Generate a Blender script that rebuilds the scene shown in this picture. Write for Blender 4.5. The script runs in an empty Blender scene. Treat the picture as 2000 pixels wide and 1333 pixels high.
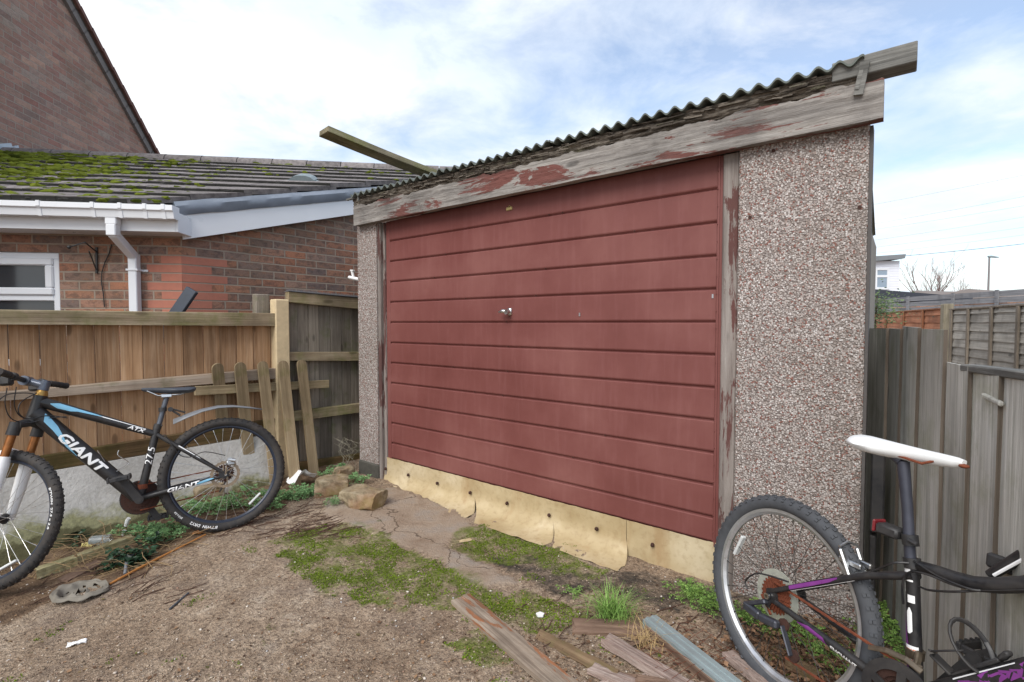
import bpy, bmesh, math, random
from mathutils import Vector, Matrix, noise
V = Vector
R = random.Random(7)
scene = bpy.context.scene

# ---------------------------------------------------------------- camera, sky, sun, exposure
CAM_H = 1.3; FPX = 970.0; CXP, CYP = 1000.0, 666.5; PITCH = math.atan(34.5 / FPX)
cd = bpy.data.cameras.new('camera'); cam = bpy.data.objects.new('camera', cd)
scene.collection.objects.link(cam); scene.camera = cam
cd.sensor_width = 36; cd.lens = 36 * FPX / 2000; cd.clip_start = 0.02; cd.clip_end = 2000
cam.location = (0, 0, CAM_H); cam.rotation_euler = (math.pi / 2 - PITCH, 0, 0)

SUN_EL, SUN_AZ = math.radians(46), math.radians(208)      # azimuth clockwise from +Y
world = bpy.data.worlds.new('World'); scene.world = world; world.use_nodes = True
wn = world.node_tree; wn.nodes.clear()
def W(t, **k):
    n = wn.nodes.new(t)
    for a, b in k.items(): setattr(n, a, b)
    return n
wo = W('ShaderNodeOutputWorld'); bg = W('ShaderNodeBackground'); bg2 = W('ShaderNodeBackground')
sky = W('ShaderNodeTexSky'); sky.sky_type = 'NISHITA'; sky.sun_disc = False
sky.sun_elevation = SUN_EL; sky.sun_rotation = SUN_AZ
bg.inputs[1].default_value = 0.11
wn.links.new(sky.outputs[0], bg.inputs[0])
# broken cloud layer: the direction is projected on a flat cloud deck
tc = W('ShaderNodeTexCoord'); sep = W('ShaderNodeSeparateXYZ'); wn.links.new(tc.outputs['Generated'], sep.inputs[0])
def WM(op, a, b=None):
    n = W('ShaderNodeMath', operation=op)
    for i, x in enumerate((a, b)):
        if x is None: continue
        if isinstance(x, (int, float)): n.inputs[i].default_value = x
        else: wn.links.new(x, n.inputs[i])
    return n.outputs[0]
zz = WM('ADD', WM('MAXIMUM', sep.outputs[2], 0.0), 0.16)
comb = W('ShaderNodeCombineXYZ')
wn.links.new(WM('DIVIDE', sep.outputs[0], zz), comb.inputs[0]); wn.links.new(WM('DIVIDE', sep.outputs[1], zz), comb.inputs[1])
def WNoise(scale, detail, rough, off, dist=0.0):
    m = W('ShaderNodeMapping'); m.inputs['Location'].default_value = off
    wn.links.new(comb.outputs[0], m.inputs[0])
    n = W('ShaderNodeTexNoise'); n.inputs['Scale'].default_value = scale; n.inputs['Detail'].default_value = detail
    n.inputs['Roughness'].default_value = rough; n.inputs['Distortion'].default_value = dist
    wn.links.new(m.outputs[0], n.inputs[0]); return n.outputs[0]
def WRamp(f, stops):
    r = W('ShaderNodeValToRGB'); e = r.color_ramp.elements
    while len(e) < len(stops): e.new(0.5)
    for q, (p, c) in zip(e, stops): q.position = p; q.color = (*c, 1) if len(c) == 3 else c
    wn.links.new(f, r.inputs[0]); return r.outputs[0]
big = WNoise(0.55, 3, 0.5, (2.3, 0.4, 0)); small = WNoise(2.6, 8, 0.6, (5, 1, 0), 0.3)
cov = WM('SUBTRACT', WM('ADD', WM('MULTIPLY', big, 0.62), WM('MULTIPLY', small, 0.46)), WM('MULTIPLY', WM('MAXIMUM', WM('ADD', sep.outputs[0], 0.1), 0.0), 0.14))
low = WM('MULTIPLY', WM('SUBTRACT', 1.0, WM('MULTIPLY', WM('MAXIMUM', sep.outputs[2], 0.0), 2.2)), 0.06)
mask = WRamp(WM('ADD', cov, low), [(0.39, (0.22,) * 3), (0.48, (0.62,) * 3), (0.55, (0.96,) * 3), (0.7, (1, 1, 1))])
ccol = WRamp(WNoise(1.2, 5, 0.55, (9, 3, 0)), [(0.3, (0.70, 0.80, 0.94)), (0.46, (0.83, 0.90, 0.99)), (0.6, (0.97, 0.985, 1.0))])
wn.links.new(ccol, bg2.inputs[0]); bg2.inputs[1].default_value = 0.555
mixs = W('ShaderNodeMixShader'); wn.links.new(mask, mixs.inputs[0])
wn.links.new(bg.outputs[0], mixs.inputs[1]); wn.links.new(bg2.outputs[0], mixs.inputs[2])
wn.links.new(mixs.outputs[0], wo.inputs[0])

sd = bpy.data.lights.new('sun', 'SUN'); sun = bpy.data.objects.new('sun', sd); scene.collection.objects.link(sun)
sd.energy = 1.45; sd.angle = math.radians(38); sd.color = (1.0, 0.96, 0.9)
sdir = V((math.sin(SUN_AZ) * math.cos(SUN_EL), math.cos(SUN_AZ) * math.cos(SUN_EL), math.sin(SUN_EL)))
sun.rotation_euler = (-sdir).to_track_quat('-Z', 'Y').to_euler(); sun.location = (0, 0, 30)
vs = scene.view_settings; vs.view_transform = 'Standard'; vs.look = 'None'; vs.gamma = 1; vs.use_curve_mapping = False
vs.exposure = 1.12

# ---------------------------------------------------------------- pixel -> place helpers (photo 2000 x 1333)
CAMP = V((0, 0, CAM_H))
def ray(px, py):
    u = (px - CXP) / FPX; v = (CYP - py) / FPX
    return V((u, math.cos(PITCH) + v * math.sin(PITCH), -math.sin(PITCH) + v * math.cos(PITCH)))
def gnd(px, py, z=0.0):
    r = ray(px, py); return CAMP + r * ((z - CAM_H) / r.z)
def at_depth(px, py, d):
    r = ray(px, py); return CAMP + r * (d / r.y)
def on_plane(px, py, p0, n):
    r = ray(px, py); return CAMP + r * ((V(p0) - CAMP).dot(n) / r.dot(n))

# ---------------------------------------------------------------- mesh builder
class MB:
    def __init__(s): s.v = []; s.f = []
    def add(s, vs, fs):
        o = len(s.v); s.v += [tuple(q) for q in vs]; s.f += [tuple(i + o for i in f) for f in fs]; return s
    def box(s, a, b, M=None, bev=0.0):
        a = V(a); b = V(b); c = (a + b) / 2; d = b - a
        if bev > 0:
            bm = bmesh.new(); bmesh.ops.create_cube(bm, size=1)
            for v in bm.verts: v.co = V((v.co.x * d.x, v.co.y * d.y, v.co.z * d.z)) + c
            bmesh.ops.bevel(bm, geom=bm.edges[:], offset=min(bev, min(d) * .45), segments=1, affect='EDGES')
            bm.verts.index_update(); vs = [v.co.copy() for v in bm.verts]; fs = [[v.index for v in f.verts] for f in bm.faces]; bm.free()
        else:
            vs = [V((x, y, z)) for z in (a.z, b.z) for y in (a.y, b.y) for x in (a.x, b.x)]
            fs = [(0, 2, 3, 1), (4, 5, 7, 6), (0, 1, 5, 4), (2, 6, 7, 3), (0, 4, 6, 2), (1, 3, 7, 5)]
        if M is not None: vs = [M @ v for v in vs]
        return s.add(vs, fs)
    def bar(s, p, q, w, h, up=V((0, 0, 1)), bev=0.0):
        p = V(p); q = V(q); x = (q - p); L = x.length; x.normalize()
        y = V(up).cross(x)
        if y.length < 1e-4: y = V((0, 1, 0)).cross(x)
        y.normalize(); z = x.cross(y)
        M = Matrix((x, y, z)).transposed().to_4x4(); M.translation = p
        return s.box((0, -w / 2, -h / 2), (L, w / 2, h / 2), M, bev)
    def tube(s, pts, r, n=8, cap=True, flat=1.0):
        pts = [V(p) for p in pts]; k = len(pts)
        rs = list(r) if isinstance(r, (list, tuple)) else [r] * k
        t0 = (pts[1] - pts[0]).normalized(); a = t0.orthogonal().normalized(); vs = []
        for i, p in enumerate(pts):
            t = (pts[min(i + 1, k - 1)] - pts[max(i - 1, 0)]).normalized()
            a = (a - t * a.dot(t)).normalized(); b = t.cross(a)
            for j in range(n):
                th = 2 * math.pi * j / n
                vs.append(p + (a * math.cos(th) + b * math.sin(th) * flat) * rs[i])
        fs = [(i * n + j, i * n + (j + 1) % n, (i + 1) * n + (j + 1) % n, (i + 1) * n + j) for i in range(k - 1) for j in range(n)]
        if cap: fs += [tuple(range(n))[::-1], tuple(range((k - 1) * n, k * n))]
        return s.add(vs, fs)
    def ring(s, c, ax, ay, az, prof, n=64, closed=True):
        """profile (radius, offset along az) swept about az through c; ax, ay span the ring's plane"""
        c = V(c); m = len(prof); vs = []
        for i in range(n):
            th = 2 * math.pi * i / n; d = V(ax) * math.cos(th) + V(ay) * math.sin(th)
            for (r, o) in prof: vs.append(c + d * r + V(az) * o)
        mm = m if closed else m - 1
        fs = [(i * m + j, i * m + (j + 1) % m, ((i + 1) % n) * m + (j + 1) % m, ((i + 1) % n) * m + j) for i in range(n) for j in range(mm)]
        return s.add(vs, fs)
    def disc(s, c, ax, ay, az, r, t, n=20):
        c = V(c); vs = []
        for o in (-t / 2, t / 2):
            for i in range(n):
                th = 2 * math.pi * i / n; vs.append(c + (V(ax) * math.cos(th) + V(ay) * math.sin(th)) * r + V(az) * o)
        fs = [(i, (i + 1) % n, n + (i + 1) % n, n + i) for i in range(n)] + [tuple(range(n))[::-1], tuple(range(n, 2 * n))]
        return s.add(vs, fs)
    def prism(s, poly, o, ax, ay, az, t0, t1):
        n = len(poly); o = V(o); ax = V(ax); ay = V(ay); az = V(az)
        vs = [o + ax * x + ay * y + az * t for t in (t0, t1) for x, y in poly]
        fs = [(i, (i + 1) % n, n + (i + 1) % n, n + i) for i in range(n)] + [tuple(range(n))[::-1], tuple(range(n, 2 * n))]
        return s.add(vs, fs)
    def blob(s, c, r, sc=(1, 1, 1), amp=.25, freq=1.5, sub=2, seed=0, rot=0, flat=None):
        bm = bmesh.new(); bmesh.ops.create_icosphere(bm, subdivisions=sub, radius=1)
        vs = []; c = V(c); cr, sr = math.cos(rot), math.sin(rot)
        for v in bm.verts:
            d = v.co * (1 + amp * noise.noise(v.co * freq + V((seed * 3.1, seed * 1.7, seed))))
            if flat: d = V([max(-flat, min(flat, q)) for q in d])
            d = V((d.x * sc[0] * r, d.y * sc[1] * r, d.z * sc[2] * r))
            vs.append(c + V((d.x * cr - d.y * sr, d.x * sr + d.y * cr, d.z)))
        bm.verts.index_update(); fs = [[v.index for v in f.verts] for f in bm.faces]; bm.free()
        return s.add(vs, fs)
    def build(s, name, mat, parent=None, smooth=None, M=None):
        me = bpy.data.meshes.new(name); me.from_pydata(s.v, [], s.f); me.update()
        bm = bmesh.new(); bm.from_mesh(me); bmesh.ops.recalc_face_normals(bm, faces=bm.faces); bm.to_mesh(me); bm.free()
        return link(name, me, mat, parent, smooth, M)
def link(name, me, mat, parent=None, smooth=None, M=None):
    if mat: me.materials.append(mat)
    if smooth:
        me.shade_smooth()
        if smooth < 180: me.set_sharp_from_angle(angle=math.radians(smooth))
    o = bpy.data.objects.new(name, me); scene.collection.objects.link(o)
    if parent: o.parent = parent
    if M is not None: o.matrix_local = M
    return o
def thing(name, label, cat, M=None, group=None):
    o = bpy.data.objects.new(name, None); o.empty_display_size = .1; scene.collection.objects.link(o)
    if M is not None: o.matrix_world = M if isinstance(M, Matrix) else Matrix.Translation(V(M))
    return tag(o, label, cat, group)
def tag(o, label=None, cat=None, group=None, kind=None):
    if label: o['label'] = label
    if cat: o['category'] = cat
    if group: o['group'] = group
    if kind: o['kind'] = kind
    return o
def frameM(o, x, y, z):
    M = Matrix((V(x), V(y), V(z))).transposed().to_4x4(); M.translation = V(o); return M
def recentre(o):
    """move a single-mesh thing's origin to its own base"""
    me = o.data; n = len(me.vertices); co = [v.co for v in me.vertices]
    c = V((sum(v.x for v in co) / n, sum(v.y for v in co) / n, min(v.z for v in co)))
    me.transform(Matrix.Translation(-c)); o.location = o.location + c; return o

# ---------------------------------------------------------------- material builder
class Mat:
    def __init__(s, name, rough=.7, metal=0.0, spec=.5):
        s.m = bpy.data.materials.new(name); s.m.use_nodes = True; s.t = s.m.node_tree
        s.b = s.t.nodes['Principled BSDF']; s.b.inputs['Roughness'].default_value = rough
        s.b.inputs['Metallic'].default_value = metal; s.b.inputs['Specular IOR Level'].default_value = spec
        s.obj = s.t.nodes.new('ShaderNodeTexCoord').outputs['Object']
    def lk(s, a, b):
        if hasattr(a, 'links') or hasattr(a, 'is_linked'): s.t.links.new(a, b)
        elif isinstance(a, (tuple, list)) and len(a) == 3 and b.type == 'RGBA': b.default_value = (*a, 1)
        else: b.default_value = a
    def math(s, op, a, b=0.0, clamp=False):
        n = s.t.nodes.new('ShaderNodeMath'); n.operation = op; n.use_clamp = clamp
        s.lk(a, n.inputs[0]); s.lk(b, n.inputs[1]); return n.outputs[0]
    def mapv(s, sc, loc=(0, 0, 0), vec=None, rot=(0, 0, 0)):
        n = s.t.nodes.new('ShaderNodeMapping'); n.inputs['Scale'].default_value = sc; n.inputs['Location'].default_value = loc
        n.inputs['Rotation'].default_value = rot
        s.t.links.new(vec or s.obj, n.inputs[0]); return n.outputs[0]
    def island(s):
        return s.t.nodes.new('ShaderNodeNewGeometry').outputs['Random Per Island']
    def shift(s, vec, k=13.7):
        i = s.math('MULTIPLY', s.island(), k)
        c = s.t.nodes.new('ShaderNodeCombineXYZ')
        for j in range(3): s.t.links.new(i, c.inputs[j])
        a = s.t.nodes.new('ShaderNodeVectorMath'); a.operation = 'ADD'
        s.t.links.new(vec, a.inputs[0]); s.t.links.new(c.outputs[0], a.inputs[1]); return a.outputs[0]
    def noise(s, scale, detail=4, rough=.55, vec=None, dist=0.0):
        n = s.t.nodes.new('ShaderNodeTexNoise'); n.inputs['Scale'].default_value = scale; n.inputs['Detail'].default_value = detail
        n.inputs['Roughness'].default_value = rough; n.inputs['Distortion'].default_value = dist
        s.t.links.new(vec or s.obj, n.inputs['Vector']); return n.outputs[0]
    def voro(s, scale, feature='F1', out='Distance', vec=None, rnd=1.0):
        n = s.t.nodes.new('ShaderNodeTexVoronoi'); n.feature = feature; n.inputs['Scale'].default_value = scale
        n.inputs['Randomness'].default_value = rnd
        s.t.links.new(vec or s.obj, n.inputs['Vector']); return n.outputs[out]
    def attr(s, name, out='Fac'):
        n = s.t.nodes.new('ShaderNodeAttribute'); n.attribute_name = name; return n.outputs[out]
    def ramp(s, f, stops, interp='LINEAR'):
        n = s.t.nodes.new('ShaderNodeValToRGB'); e = n.color_ramp.elements; n.color_ramp.interpolation = interp
        while len(e) < len(stops): e.new(.5)
        for q, (p, c) in zip(e, stops):
            q.position = p; c = (c, c, c) if isinstance(c, (int, float)) else c; q.color = (*c, 1)
        s.lk(f, n.inputs[0]); return n.outputs[0]
    def mix(s, f, a, b, mode='MIX'):
        n = s.t.nodes.new('ShaderNodeMix'); n.data_type = 'RGBA'; n.blend_type = mode
        s.lk(f, n.inputs[0]); s.lk(a, n.inputs[6]); s.lk(b, n.inputs[7]); return n.outputs[2]
    def col(s, c): s.lk(c, s.b.inputs['Base Color']); return s
    def rough(s, c): s.lk(c, s.b.inputs['Roughness']); return s
    def bump(s, h, strength=.5, dist=.01):
        n = s.t.nodes.new('ShaderNodeBump'); n.inputs['Strength'].default_value = strength; n.inputs['Distance'].default_value = dist
        s.t.links.new(h, n.inputs['Height'])
        if s.b.inputs['Normal'].is_linked: s.t.links.new(s.b.inputs['Normal'].links[0].from_socket, n.inputs['Normal'])
        s.t.links.new(n.outputs[0], s.b.inputs['Normal']); return s
def plain(name, c, rough=.5, metal=0.0, var=.25, scale=30, spec=.5, bump=0.0):
    """a colour with worn, dirty variation"""
    m = Mat(name, rough, metal, spec); n = m.noise(scale, 6, .6); n2 = m.noise(scale * .13, 4)
    k = m.math('ADD', m.math('MULTIPLY', n, .6), m.math('MULTIPLY', n2, .4))
    d = tuple(q * (1 - var) for q in c); l = tuple(min(1, q * (1 + var)) for q in c)
    m.col(m.ramp(k, [(.3, d), (.7, l)])); m.rough(m.ramp(n, [(.3, max(0, rough - .12)), (.7, min(1, rough + .12))]))
    if bump: m.bump(n, bump, .004)
    return m.m
def dusty(name, c, dust, amt, rough, spec=.5):
    m = Mat(name, rough, 0, spec); n = m.noise(9, 7, .68); f = m.noise(70, 4, .6)
    k = m.math('ADD', m.math('MULTIPLY', n, .7), m.math('MULTIPLY', f, .3))
    d = m.ramp(k, [(.40, 0.0), (.72, amt)]); m.col(m.mix(d, c, dust)); m.rough(m.ramp(k, [(.4, rough), (.7, .85)])); return m.m
def S(r, g, b):
    f = lambda c: (c / 255 / 12.92) if c <= 10 else ((c / 255 + .055) / 1.055) ** 2.4
    return (f(r), f(g), f(b))

def wood(name, dark, mid, light, axis=2, green=0.0, greencol=(.10, .13, .03), paint=0.0, paintcol=(.16, .055, .05), knots=True, rot=0.0, fine=1.0, streak=.4):
    m = Mat(name, .85, 0, .25)
    sc = [34.0 * fine] * 3; sc[axis] = 1.3
    p = m.shift(m.obj)
    g = m.noise(1.0, 7, .62, m.mapv(sc, vec=p), .6)
    sc2 = [150.0] * 3; sc2[axis] = 3.0
    fi = m.noise(1.0, 4, .6, m.mapv(sc2, vec=p), .2)
    h = m.math('ADD', m.math('MULTIPLY', g, .65), m.math('MULTIPLY', fi, .35))
    c = m.ramp(h, [(.28, dark), (.47, mid), (.66, light)])
    isl = m.ramp(m.island(), [(0, (.72, .70, .68)), (.5, (1, .98, .95)), (1, (1.22, 1.2, 1.16))])
    c = m.mix(.85, c, isl, 'MULTIPLY')
    if knots:
        sk = [7.0] * 3; sk[axis] = 2.6
        kd = m.voro(1.0, vec=m.mapv(sk, vec=p))
        kk = m.ramp(kd, [(.035, 1.0), (.10, .75), (.14, 0.0)])
        c = m.mix(m.math('MULTIPLY', kk, .75), c, tuple(q * .45 for q in dark))
    if paint > 0:
        sp = [9.0] * 3; sp[axis] = 1.6
        pn = m.noise(1.0, 8, .68, m.mapv(sp, vec=p), .4)
        pf = m.ramp(m.math('ADD', pn, m.math('MULTIPLY', fi, .18)), [(.70 - paint * .3, 0.0), (.715 - paint * .3, 1.0)])
        c = m.mix(pf, c, paintcol)
    if green > 0:
        gn = m.noise(5.0, 6, .65, p)
        gf = m.ramp(gn, [(.62 - green * .35, 0.0), (.80 - green * .2, 1.0)])
        c = m.mix(m.math('MULTIPLY', gf, .75), c, greencol)
    sk_ = [16.0] * 3; sk_[axis] = .55
    c = m.mix(m.ramp(m.noise(1.0, 5, .6, m.mapv(sk_, (5, 2, 8), vec=p), .3), [(.50, 0.0), (.68, streak)]), c, tuple(q * .45 for q in dark))
    st = m.noise(2.2, 5, .6, m.mapv((1, 1, .4), vec=p))
    c = m.mix(m.ramp(st, [(.35, .55), (.55, 0.0)]), c, tuple(q * .5 for q in dark))
    m.col(c); m.bump(h, .8, .008)
    if rot > 0:
        sr = [26.0] * 3; sr[axis] = 4.0
        m.bump(m.noise(1.0, 6, .7, m.mapv(sr, vec=p), 1.0), rot, .03)
    return m.m

def brick(name, ucol, mortar, bw=.225, bh=.075, joint=.011, lum=1.0, uaxis='X', darkpatch=.35, red=None):
    """stretcher bond in the part's own x (length) and z (height) coordinates"""
    m = Mat(name, .88, 0, .25)
    sp = m.t.nodes.new('ShaderNodeSeparateXYZ'); m.t.links.new(m.obj, sp.inputs[0])
    wob = m.math('MULTIPLY', m.math('SUBTRACT', m.noise(9, 2), .5), .006)
    row = m.math('DIVIDE', m.math('ADD', sp.outputs['Z'], wob), bh); rf = m.math('FLOOR', row)
    half = m.math('MULTIPLY', m.math('MODULO', m.math('ABSOLUTE', rf), 2.0), .5)
    colx = m.math('ADD', m.math('DIVIDE', m.math('ADD', sp.outputs['X'], wob), bw), half); cf = m.math('FLOOR', colx)
    fr = m.math('FRACT', row); fc = m.math('FRACT', colx)
    ed = m.math('MULTIPLY', m.math('MINIMUM', fr, m.math('SUBTRACT', 1.0, fr)), bh)
    ec = m.math('MULTIPLY', m.math('MINIMUM', fc, m.math('SUBTRACT', 1.0, fc)), bw)
    e = m.math('ADD', m.math('MINIMUM', ed, ec), m.math('MULTIPLY', m.math('SUBTRACT', m.noise(60, 3), .5), .003))
    bm_ = m.ramp(m.math('DIVIDE', e, joint), [(.42, 0.0), (.68, 1.0)])
    cb = m.t.nodes.new('ShaderNodeCombineXYZ'); m.t.links.new(cf, cb.inputs[0]); m.t.links.new(rf, cb.inputs[1])
    wn_ = m.t.nodes.new('ShaderNodeTexWhiteNoise'); wn_.noise_dimensions = '3D'; m.t.links.new(cb.outputs[0], wn_.inputs['Vector'])
    c = m.ramp(wn_.outputs['Value'], ucol)
    # burnt headers and flashed patches inside a brick
    n = m.noise(1.0, 4, .65, m.mapv((13, 13, 20)), .3)
    c = m.mix(m.math('MULTIPLY', m.ramp(n, [(.48, 0.0), (.60, 1.0)]), darkpatch), c, (.075, .062, .06))
    n5 = m.noise(1.0, 4, .65, m.mapv((17, 17, 26), (3, 4, 5)), .3)
    c = m.mix(m.math('MULTIPLY', m.ramp(n5, [(.52, 0.0), (.66, 1.0)]), darkpatch * .9), c, (.42, .20, .11))
    c = m.mix(m.ramp(m.noise(80, 5, .7), [(.3, .35), (.65, 0.0)]), c, (.03, .022, .02))
    c = m.mix(bm_, mortar, c)
    st = m.noise(1.1, 5, .6)
    c = m.mix(m.ramp(st, [(.5, 0.0), (.75, .45)]), c, (.12, .10, .06))
    m.col(c)
    m.bump(m.math('ADD', bm_, m.math('MULTIPLY', m.noise(120, 4), .35)), .6, .006)
    return m.m
# ---------------------------------------------------------------- materials
def door_paint():
    m = Mat('faded_oxide_red_paint', .55, 0, .3)
    n = m.noise(1.6, 5, .6); f = m.noise(1.0, 5, .6, m.mapv((30, 30, 3))); sp = m.noise(120, 2)
    c = m.ramp(n, [(.3, S(108, 62, 58)), (.5, S(118, 70, 66)), (.7, S(130, 83, 78))])
    c = m.mix(m.ramp(f, [(.5, 0.0), (.85, .25)]), c, S(150, 104, 102))
    c = m.mix(m.ramp(sp, [(.72, 0.0), (.76, .5)]), c, S(110, 52, 48))
    low = m.t.nodes.new('ShaderNodeSeparateXYZ'); m.t.links.new(m.obj, low.inputs[0])
    m.col(c); m.rough(m.ramp(n, [(.3, .42), (.7, .66)])); m.bump(f, .12, .004); return m.m
M_DOOR = door_paint()
def pebble():
    m = Mat('pebbledash', .8, 0, .3)
    def lay(sc):
        v = m.mapv((sc, sc, sc))
        n = m.noise(.6, 2, .5, v)
        cn = m.t.nodes.new('ShaderNodeTexVoronoi'); cn.inputs['Scale'].default_value = 1; m.t.links.new(v, cn.inputs['Vector'])
        wn_ = m.t.nodes.new('ShaderNodeSeparateColor'); m.t.links.new(cn.outputs['Color'], wn_.inputs[0])
        return cn.outputs['Distance'], wn_.outputs[0], wn_.outputs[1]
    d, r, r2 = lay(138)
    c = m.ramp(r, [(0, S(190, 182, 178)), (.2, S(172, 162, 157)), (.38, S(152, 141, 137)), (.52, S(166, 150, 143)), (.63, S(136, 92, 82)), (.74, S(182, 173, 168)), (.85, S(122, 112, 108)), (.94, S(214, 208, 205))], 'CONSTANT')
    edge = m.ramp(d, [(.46, 0.0), (.78, 1.0)])
    c = m.mix(edge, c, S(136, 125, 119))
    st = m.noise(1.5, 4); c = m.mix(m.ramp(st, [(.35, .25), (.6, 0.0)]), c, S(110, 104, 92))
    inv = m.math('SUBTRACT', 1.0, edge); m.col(c); m.bump(inv, .8, .006); return m.m
M_PEB = pebble()
M_PLINTH = plain('dark_damp_concrete', S(74, 72, 66), .9, var=.4, bump=.5)
M_HEADER = wood('flaking_weathered_timber', S(98, 94, 92), S(136, 132, 129), S(168, 164, 160), 0, paint=.21, paintcol=S(112, 72, 66), rot=.35)
M_ROT = wood('rotten_timber', S(40, 34, 30), S(92, 84, 76), S(158, 150, 140), 0, green=.15, rot=1.0)
M_JAMB = wood('worn_painted_jamb', S(98, 88, 84), S(138, 130, 126), S(160, 154, 150), 2, paint=.24, paintcol=S(100, 68, 64), rot=.4)
M_CORR = plain('old_fibre_cement', S(98, 104, 99), .9, var=.35, bump=.4)
M_GREYWOOD = wood('grey_weathered_wood', S(82, 82, 80), S(116, 116, 114), S(148, 148, 145), 0)
M_STEEL = plain('chromed_steel', (.62, .62, .62), .25, 1.0, var=.15)
M_ALU = plain('dull_aluminium', (.5, .51, .52), .4, 1.0, var=.15)
M_LINO = None
def lino():
    m = Mat('yellowed_vinyl_strip', .55, 0, .4)
    n = m.noise(3.0, 5); f = m.noise(30, 5, .6)
    c = m.ramp(n, [(.3, S(166, 146, 110)), (.5, S(184, 166, 131)), (.7, S(202, 187, 157))])
    c = m.mix(m.ramp(f, [(.5, 0.0), (.75, .45)]), c, S(138, 112, 78))
    st = m.noise(1.0, 5, .6, m.mapv((7, 7, 1.5)))
    c = m.mix(m.ramp(st, [(.55, 0.0), (.72, .45)]), c, S(150, 112, 70))
    m.col(c); m.bump(f, .15, .004); return m.m
M_LINO = lino()
M_RUST = plain('rust', S(112, 58, 36), .9, var=.5, scale=60, bump=.5)
M_DARKRUST = plain('dark_rust', S(64, 40, 32), .9, var=.4, scale=60, bump=.4)
M_BLACK = dusty('black_paint', (.012, .012, .014), S(104, 96, 88), .22, .28)
M_RUBBER = dusty('tyre_rubber', (.028, .028, .030), S(112, 100, 88), .35, .7, .3)
M_BLKPLASTIC = dusty('black_plastic', (.020, .020, .022), S(112, 104, 96), .25, .45)
M_GREYPLASTIC = plain('grey_plastic', S(112, 114, 118), .45, var=.15)
M_WHITEPVC = plain('white_upvc', S(226, 228, 232), .35, var=.04, scale=3)
M_LEAD = plain('lead_sheet', S(124, 132, 144), .5, .0, var=.25, scale=5)
M_WHITEPAINT = plain('white_paint', S(236, 236, 236), .35, var=.06)
M_BLUE = plain('pale_blue_graphic', S(120, 176, 206), .35, var=.1)
M_PURPLE = plain('purple_graphic', S(120, 56, 128), .35, var=.15)
M_GOLD = plain('rusted_gold_stanchion', S(150, 96, 52), .4, .6, var=.4, scale=25)
M_SPOKE = plain('spoke_steel', (.55, .55, .55), .35, .9, var=.1)
M_DKSPOKE = plain('dark_spoke_steel', (.08, .075, .07), .5, .6, var=.2)
M_RIM = plain('silver_rim', (.55, .56, .58), .38, .75, var=.12)
M_BLUEBLK = plain('blue_black_rim', (.02, .026, .045), .35, .2, var=.2)
M_REFL = plain('clear_reflector', S(206, 208, 208), .2, var=.1)
M_RED = plain('red_lens', (.16, .015, .02), .25, var=.2)
M_CREAMC = plain('old_cream_concrete', S(206, 186, 150), .9, var=.15, scale=30, bump=.6)
def glass():
    m = Mat('window_glass', .06, 0, .8); m.col((.03, .035, .04)); return m.m
M_GLASS = glass()
FEN = wood('brown_fence_boards', S(126, 94, 68), S(178, 142, 108), S(208, 176, 144), 2, streak=.45)
FENG = wood('greyed_fence_boards', S(92, 84, 76), S(132, 124, 114), S(158, 150, 140), 2, green=.25)
FENR = wood('grey_green_fence_boards', S(140, 139, 133), S(194, 194, 188), S(222, 222, 218), 2, green=.35, greencol=S(152, 154, 126), streak=.45)
RAIL = wood('green_stained_rail', S(120, 104, 84), S(158, 142, 118), S(184, 170, 146), 0, green=.55, greencol=S(104, 112, 50), knots=True)
RAIL2 = wood('pinkish_grey_rail', S(128, 112, 98), S(164, 148, 132), S(186, 172, 156), 0, green=.12)
GRAVB = wood('mossy_gravel_board', S(74, 58, 40), S(112, 90, 64), S(140, 116, 86), 0, green=.7, greencol=S(72, 74, 28))
PICK = wood('weathered_picket', S(104, 90, 68), S(156, 138, 110), S(182, 165, 138), 2, green=.25, greencol=S(110, 110, 60))

# ---------------------------------------------------------------- ground
def inpoly(x, y, poly):
    c = False; j = len(poly) - 1
    for i in range(len(poly)):
        xi, yi = poly[i]; xj, yj = poly[j]
        if (yi > y) != (yj > y) and x < (xj - xi) * (y - yi) / (yj - yi) + xi: c = not c
        j = i
    return c
def gpoly(pts): return [tuple(gnd(*p)[:2]) for p in pts]
MOSS = [gpoly(p) for p in (
    [(520, 1062), (600, 1032), (700, 1022), (760, 1062), (850, 1090), (930, 1122), (1000, 1160), (1085, 1172), (1110, 1205), (1000, 1195), (900, 1185), (800, 1192), (700, 1182), (620, 1150), (575, 1110)],
    [(865, 1052), (940, 1025), (1010, 1050), (1100, 1080), (1190, 1112), (1160, 1135), (1050, 1112), (960, 1095), (890, 1078)],
    [(860, 1255), (960, 1225), (1010, 1290), (930, 1305)], [(890, 1180), (1100, 1180), (1180, 1215), (1060, 1245), (950, 1215)])]
SLAB = gpoly([(640, 985), (770, 955), (890, 1000), (935, 1035), (865, 1066), (960, 1105), (1012, 1142), (935, 1142), (850, 1090), (740, 1048), (630, 1012)])
DARK = gpoly([(955, 1082), (1050, 1085), (1130, 1120), (1230, 1112), (1400, 1140), (1560, 1200), (1500, 1260), (1380, 1200), (1200, 1165), (1060, 1158), (1000, 1125)])
SOIL = gpoly([(-500, 1260), (0, 1195), (120, 1150), (240, 1130), (420, 1052), (520, 1010), (640, 955), (710, 945), (560, 880), (0, 1030), (-500, 1120)])
def fbm(x, y, s, o=4, seed=0.0):
    return noise.fractal(V((x * s + seed, y * s - seed, seed)), .9, 2.0, o)
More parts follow.
